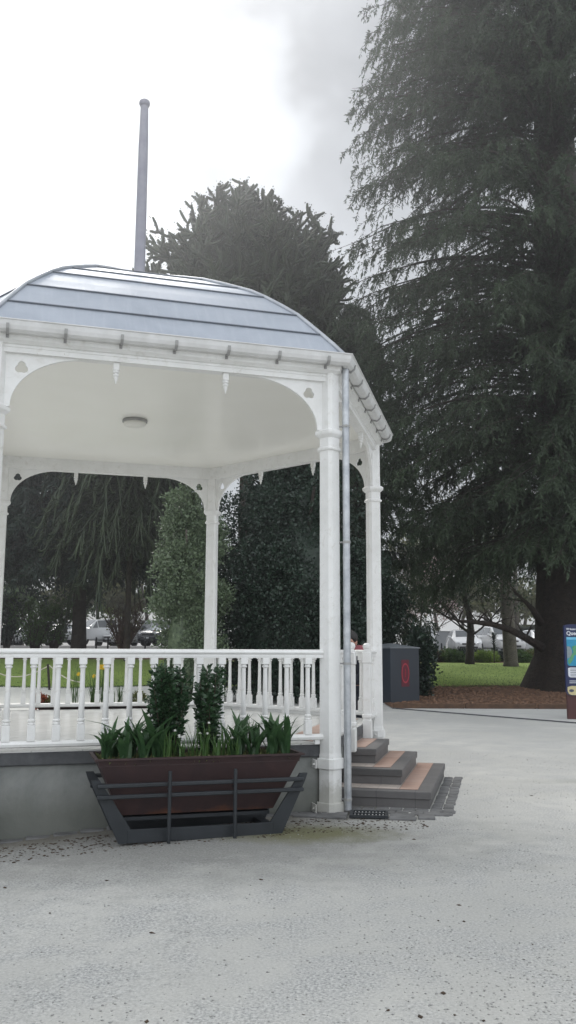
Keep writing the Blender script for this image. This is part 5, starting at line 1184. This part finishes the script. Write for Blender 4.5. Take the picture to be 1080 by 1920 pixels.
# ------------------------------------------------------------------ cars
def make_car(name, label, loc, yaw, paint, kind='hatch', group='cars parked beyond the lawn'):
    T = thing(name, label, 'car' if kind != 'ute' else 'pickup', loc, group, yaw)
    # stations: x, z_bottom, z_belt, z_top, half width bottom, belt, top  (front at x=0, local +X backwards)
    if kind == 'hatch':
        st = [(0, .34, .58, .60, .66, .66, .60), (.08, .24, .68, .70, .80, .80, .72), (.45, .20, .80, .84, .87, .86, .76), (1.05, .20, .92, .97, .88, .87, .74), (1.15, .20, .93, 1.00, .88, .87, .72), (1.95, .20, .95, 1.44, .88, .86, .60), (2.7, .20, .96, 1.49, .88, .86, .60), (3.45, .20, .98, 1.44, .88, .86, .58), (3.98, .22, 1.0, 1.10, .87, .84, .66), (4.15, .30, .92, .94, .82, .80, .70), (4.2, .40, .78, .80, .76, .74, .66)]
        cab = (4, 5, 7, 8); Lc = 4.2; wx = (.80, 3.35); wr = .32
    elif kind == 'suv':
        st = [(0, .42, .75, .77, .72, .72, .66), (.08, .32, .86, .90, .86, .86, .78), (.45, .28, 1.00, 1.04, .92, .91, .82), (1.1, .28, 1.08, 1.12, .93, .92, .80), (1.2, .28, 1.09, 1.16, .93, .92, .78), (1.85, .28, 1.10, 1.68, .93, .91, .68), (2.8, .28, 1.10, 1.73, .93, .91, .68), (4.1, .28, 1.12, 1.70, .93, .90, .66), (4.45, .30, 1.12, 1.20, .92, .88, .76), (4.55, .36, 1.05, 1.08, .88, .86, .78), (4.6, .46, .90, .92, .82, .80, .74)]
        cab = (4, 5, 7, 8); Lc = 4.6; wx = (.88, 3.65); wr = .37
    else:
        st = [(0, .48, .85, .87, .78, .78, .72), (.08, .38, 1.00, 1.03, .90, .90, .82), (.45, .34, 1.10, 1.13, .93, .92, .84), (1.25, .34, 1.15, 1.18, .93, .92, .82), (1.35, .34, 1.16, 1.22, .93, .92, .80), (2.0, .34, 1.17, 1.76, .93, .90, .68), (2.7, .34, 1.17, 1.80, .93, .90, .68), (3.35, .34, 1.17, 1.76, .93, .90, .68), (3.55, .34, 1.17, 1.20, .93, .90, .84), (5.2, .38, 1.16, 1.17, .92, .90, .88), (5.25, .48, 1.10, 1.11, .90, .88, .86)]
        cab = (4, 5, 7, 8); Lc = 5.25; wx = (.95, 4.15); wr = .39
    q = MB(); vs = []
    for x, zb, zl, zt_, wb, wl_, wt in st:
        zm = (zb+zl)/2
        ring = [(wb*.92, zb), (wb, zb+.10), (wb*1.01, zm), (wl_, zl), (wt, zt_-.02), (wt*.86, zt_), (0, zt_+.015)]
        full = ring+[(-y, z) for y, z in reversed(ring[:-1])]; vs += [(x-Lc/2, y, z) for y, z in full]
    n = 13; fs = [(i*n+k, i*n+(k+1) % n, (i+1)*n+(k+1) % n, (i+1)*n+k) for i in range(len(st)-1) for k in range(n)]+[tuple(range(n)), tuple(range((len(st)-1)*n, len(st)*n))]
    q.add(vs, fs)
    P0 = Vector((0, 0, 0))
    def bld(mb, nm, mt, par, smooth=False, auto=30):
        o = mb.build(nm, mt, None, smooth=smooth, loc=(0, 0, 0), auto=auto); o.parent = par; o.location = (0, 0, 0); return o
    body_ = bld(q, 'body', paint, T, True, 32)
    def P(i, k, u=0, j=None):   # point on station i ring k, blended to station j
        a = Vector(vs[i*n+k]); return a if j is None else a.lerp(Vector(vs[j*n+k]), u)
    def panel(m, quad, off=.012, u0=.06, u1=.94, v0=.10, v1=.90):
        a, b, c, d = quad; f = lambda u, v: (a.lerp(b, u)).lerp(d.lerp(c, u), v)
        nn = (b-a).cross(d-a).normalized(); ctr = (a+b+c+d)/4
        if nn.dot(ctr-Vector((0, 0, .7))) < 0: nn = -nn
        m.add([f(u0, v0)+nn*off, f(u1, v0)+nn*off, f(u1, v1)+nn*off, f(u0, v1)+nn*off, f(u0, v0)-nn*.01, f(u1, v0)-nn*.01, f(u1, v1)-nn*.01, f(u0, v1)-nn*.01], [(0, 1, 2, 3), (0, 1, 5, 4), (1, 2, 6, 5), (2, 3, 7, 6), (3, 0, 4, 7)])
    a, b_, c_, d_ = cab
    m = MB(); panel(m, (P(a, 5), P(a, 7), P(b_, 7), P(b_, 5)), .014, .01, .99, .04, .95); bld(m, 'windscreen', M['glass'], T)
    m = MB(); panel(m, (P(c_, 5), P(c_, 7), P(d_, 7), P(d_, 5)), .014, .05, .95, .08, .92); bld(m, 'rear_window', M['glass'], T)
    for k0, k1 in ((3, 4), (9, 8)):
        m = MB(); panel(m, (P(b_, k0), P(b_+1, k0), P(b_+1, k1), P(b_, k1)), .012, .03, .94); panel(m, (P(b_+1, k0), P(c_, k0), P(c_, k1), P(b_+1, k1)), .012, .04, .96)
        aa = P(a, k0); m.add([aa.lerp(P(b_, k0), .35)+Vector((0, (.012 if k0 == 3 else -.012), .03)), P(b_, k0)+Vector((-.04, (.012 if k0 == 3 else -.012), .04)), P(b_, k1).lerp(P(b_, k0), .12)+Vector((-.05, (.012 if k0 == 3 else -.012), 0))], [(0, 1, 2)])
        bld(m, 'side_window', M['glass'], T)
    for wxx in wx:
        for sy in (-1, 1):
            cpt = (wxx-Lc/2, sy*(.93 if kind != 'hatch' else .88)-sy*.11, wr); m = MB()
            prof = [(wr*.62, -.10), (wr*.95, -.11), (wr, -.08), (wr, .08), (wr*.95, .11), (wr*.62, .10)]
            nn = 24; vv = [(cpt[0]+r*math.cos(2*PI*i/nn), cpt[1]+y, cpt[2]+r*math.sin(2*PI*i/nn)) for r, y in prof for i in range(nn)]
            m.add(vv, [(i*nn+k, i*nn+(k+1) % nn, (i+1)*nn+(k+1) % nn, (i+1)*nn+k) for i in range(5) for k in range(nn)])
            wh = bld(m, 'wheel', M['rubber'], T, True, 40)
            m = MB(); yy = cpt[1]+sy*.085
            for s5 in range(5):
                a5 = 2*PI*s5/5; m.box((cpt[0]+math.cos(a5)*wr*.33, yy, cpt[2]+math.sin(a5)*wr*.33), (wr*.62, .03, .07), Matrix.Rotation(-a5, 3, 'Y'))
            m.tube([(cpt[0], yy-sy*.02, cpt[2]), (cpt[0], yy+sy*.02, cpt[2])], wr*.18, 10); bld(m, 'rim', M['rim'], wh)
            m = MB(); m.tube([(cpt[0], cpt[1]+sy*.04, cpt[2]), (cpt[0], cpt[1]+sy*.115, cpt[2])], wr*1.16, 24); o = bld(m, 'wheel_arch', M['plastic'], T) if False else None
    zf = st[1][2]
    for sy in (-1, 1):
        m = MB(); m.box((.10-Lc/2, sy*st[1][5]*.78, zf-.06), (.20, .26, .13), rz(-sy*.45), bev=.03); bld(m, 'headlight', M['lamp'], T)
        m = MB(); m.box((Lc/2-.05, sy*st[-2][5]*.88, st[-2][2]-.12), (.14, .16, .22), bev=.02); bld(m, 'tail_light', M['tail'], T)
        m = MB(); m.box((st[5][0]-.75-Lc/2+.1, sy*(st[5][5]+.12), st[5][2]+.06), (.12, .20, .14), bev=.03); bld(m, 'mirror', paint, T)
    m = MB(); m.box((.03-Lc/2, 0, zf-.10), (.12, .80, .10), bev=.02); m.box((.02-Lc/2, 0, st[0][1]+.03), (.12, 1.1, .12), bev=.02); bld(m, 'grille', M['plastic'], T)
    m = MB(); m.box((-.045-Lc/2, 0, st[0][1]+.12), (.015, .36, .11)); bld(m, 'number_plate', M['signwhite'], T)
    return T
def car_at(px, Y, yaw, *a, **k):
    b = at(px, 1217, Y); return make_car(a[0], a[1], (b.x, b.y, gzf(b.x, b.y)+.03), math.radians(yaw), *a[2:], **k)
# local -X is the nose; yaw 90 turns the nose towards the viewer
car_at(792, 58.6, 78, 'parked_car', 'pale silver hatchback nose-on behind the laurel, leftmost on the right side', M['carsilver'], 'suv')
car_at(869, 57.5, 88, 'parked_car', 'white hatchback nose-on behind the dark-trunked small tree', M['carwhite'], 'hatch')
car_at(936, 57.5, 97, 'parked_car', 'white car partly hidden by the sapling and the grey trunk', M['carwhite'], 'suv')
car_at(1012, 58.0, 100, 'parked_car', 'white car peeping out behind the giant conifer trunk', M['carwhite'], 'hatch')
car_at(188, 62, 38, 'parked_pickup', 'white double-cab pickup right of the straight cedar trunk', M['carwhite'], 'ute')
car_at(252, 62, 40, 'parked_car', 'white hatchback beside the twiggy shrub on the left', M['carwhite'], 'hatch')
car_at(285, 62.5, -60, 'parked_car', 'silver off-roader with its tail showing near the variegated holly', M['carsilver'], 'suv')
car_at(100, 62, 60, 'parked_car', 'silver car half hidden behind the many-stemmed shrub', M['carsilver'], 'hatch')
car_at(52, 62, 50, 'parked_car', 'white car seen through the shrubs at the left', M['carwhite'], 'suv')
car_at(20, 69, 80, 'parked_car', 'dark car behind the white one at the left', M['cardark'], 'hatch')
car_at(-4, 62, 70, 'parked_car', 'white car cut by the left edge of the view', M['carwhite'], 'hatch')
car_at(220, 70, 75, 'parked_car', 'white car in the second row behind the pickup', M['carwhite'], 'suv')
car_at(315, 62, 60, 'parked_car', 'dark car behind the variegated holly', M['cardark'], 'suv')
# wall, shed, poles behind the cars
a = at(792, 1217, 66); b = at(945, 1217, 66)
T = thing('grey_wall', 'long plain grey rendered wall behind the parked cars', 'wall', ((a.x+b.x)/2, 66, 1.38)); m = MB(); m.box(((a.x+b.x)/2, 66, 2.13), (b.x-a.x, .25, 1.55)); m.build('wall_face', M['greywall'], T)
m = MB(); m.box(((a.x+b.x)/2, 66, 2.935), (b.x-a.x+.1, .33, .05)); m.build('wall_cap', M['greywall'], T)
a = at(947, 1217, 67); b = at(1075, 1217, 67)
T = thing('green_shed', 'low dark green shed behind the grey trunk', 'shed', ((a.x+b.x)/2, 68, 1.38)); m = MB(); m.box(((a.x+b.x)/2, 69, 2.35), (b.x-a.x, 3.5, 2.0)); m.build('walls', M['greenroof'], T)
m = MB(); m.box(((a.x+b.x)/2, 68.9, 3.40), (b.x-a.x+.5, 4.1, .14), Matrix.Rotation(.06, 3, 'X')); m.build('roof', M['cardark'], T)
m = MB(); m.box(((a.x+b.x)/2-1.2, 67.235, 2.2), (1.1, .04, 1.3)); m.build('window', M['glass'], T)
b = at(971, 1217, 60); m = MB(); m.tube([(b.x, b.y, 1.35), (b.x, b.y, 9.5)], [.16, .11], 12); tag(m.build('utility_pole', M['greybark'], smooth=True), 'pale grey wooden pole just right of the grey tree trunk', 'pole')
for i, px in enumerate((828, 817, 905, 202, 272, 180, 303)):
    b = at(px, 1217, 54.2); z = gzf(b.x, b.y); m = MB(); m.tube([(b.x, b.y, z), (b.x, b.y, z+.75), (b.x, b.y, z+.80)], [.05, .05, .02], 8)
    o = m.build('bollard', M['iron'], smooth=True)
    tag(o, ['black bollard just right of the silver car', 'short black bollard closest to the silver car', 'black bollard between the white car and the sapling', 'black bollard at the tail of the white pickup', 'black bollard between the two left cars', 'black bollard in front of the white pickup', 'black bollard beside the variegated holly'][i], 'bollard', 'bollards along the car park edge')
mh = bpy.data.materials.new('glare_volume'); mh.use_nodes = True; nt = mh.node_tree; nt.nodes.remove(nt.nodes['Principled BSDF'])
pv = nt.nodes.new('ShaderNodeVolumePrincipled'); pv.inputs['Density'].default_value = GLARE_DENSITY; pv.inputs['Anisotropy'].default_value = .82; pv.inputs['Color'].default_value = (.93, .95, 1, 1)  # scattering volume added to imitate veiling lens glare
nt.links.new(pv.outputs[0], nt.nodes['Material Output'].inputs['Volume'])
m = MB(); m.box((0, 40, 20), (240, 130, 42.4)); tag(m.build('glare_veil', mh, recentre=False), 'thin volume added to imitate lens glare veiling the trees', 'glare_veil', kind='stuff')
print('objects', len(COL.objects), 'polys', sum(len(o.data.polygons) for o in COL.objects if o.type == 'MESH'))
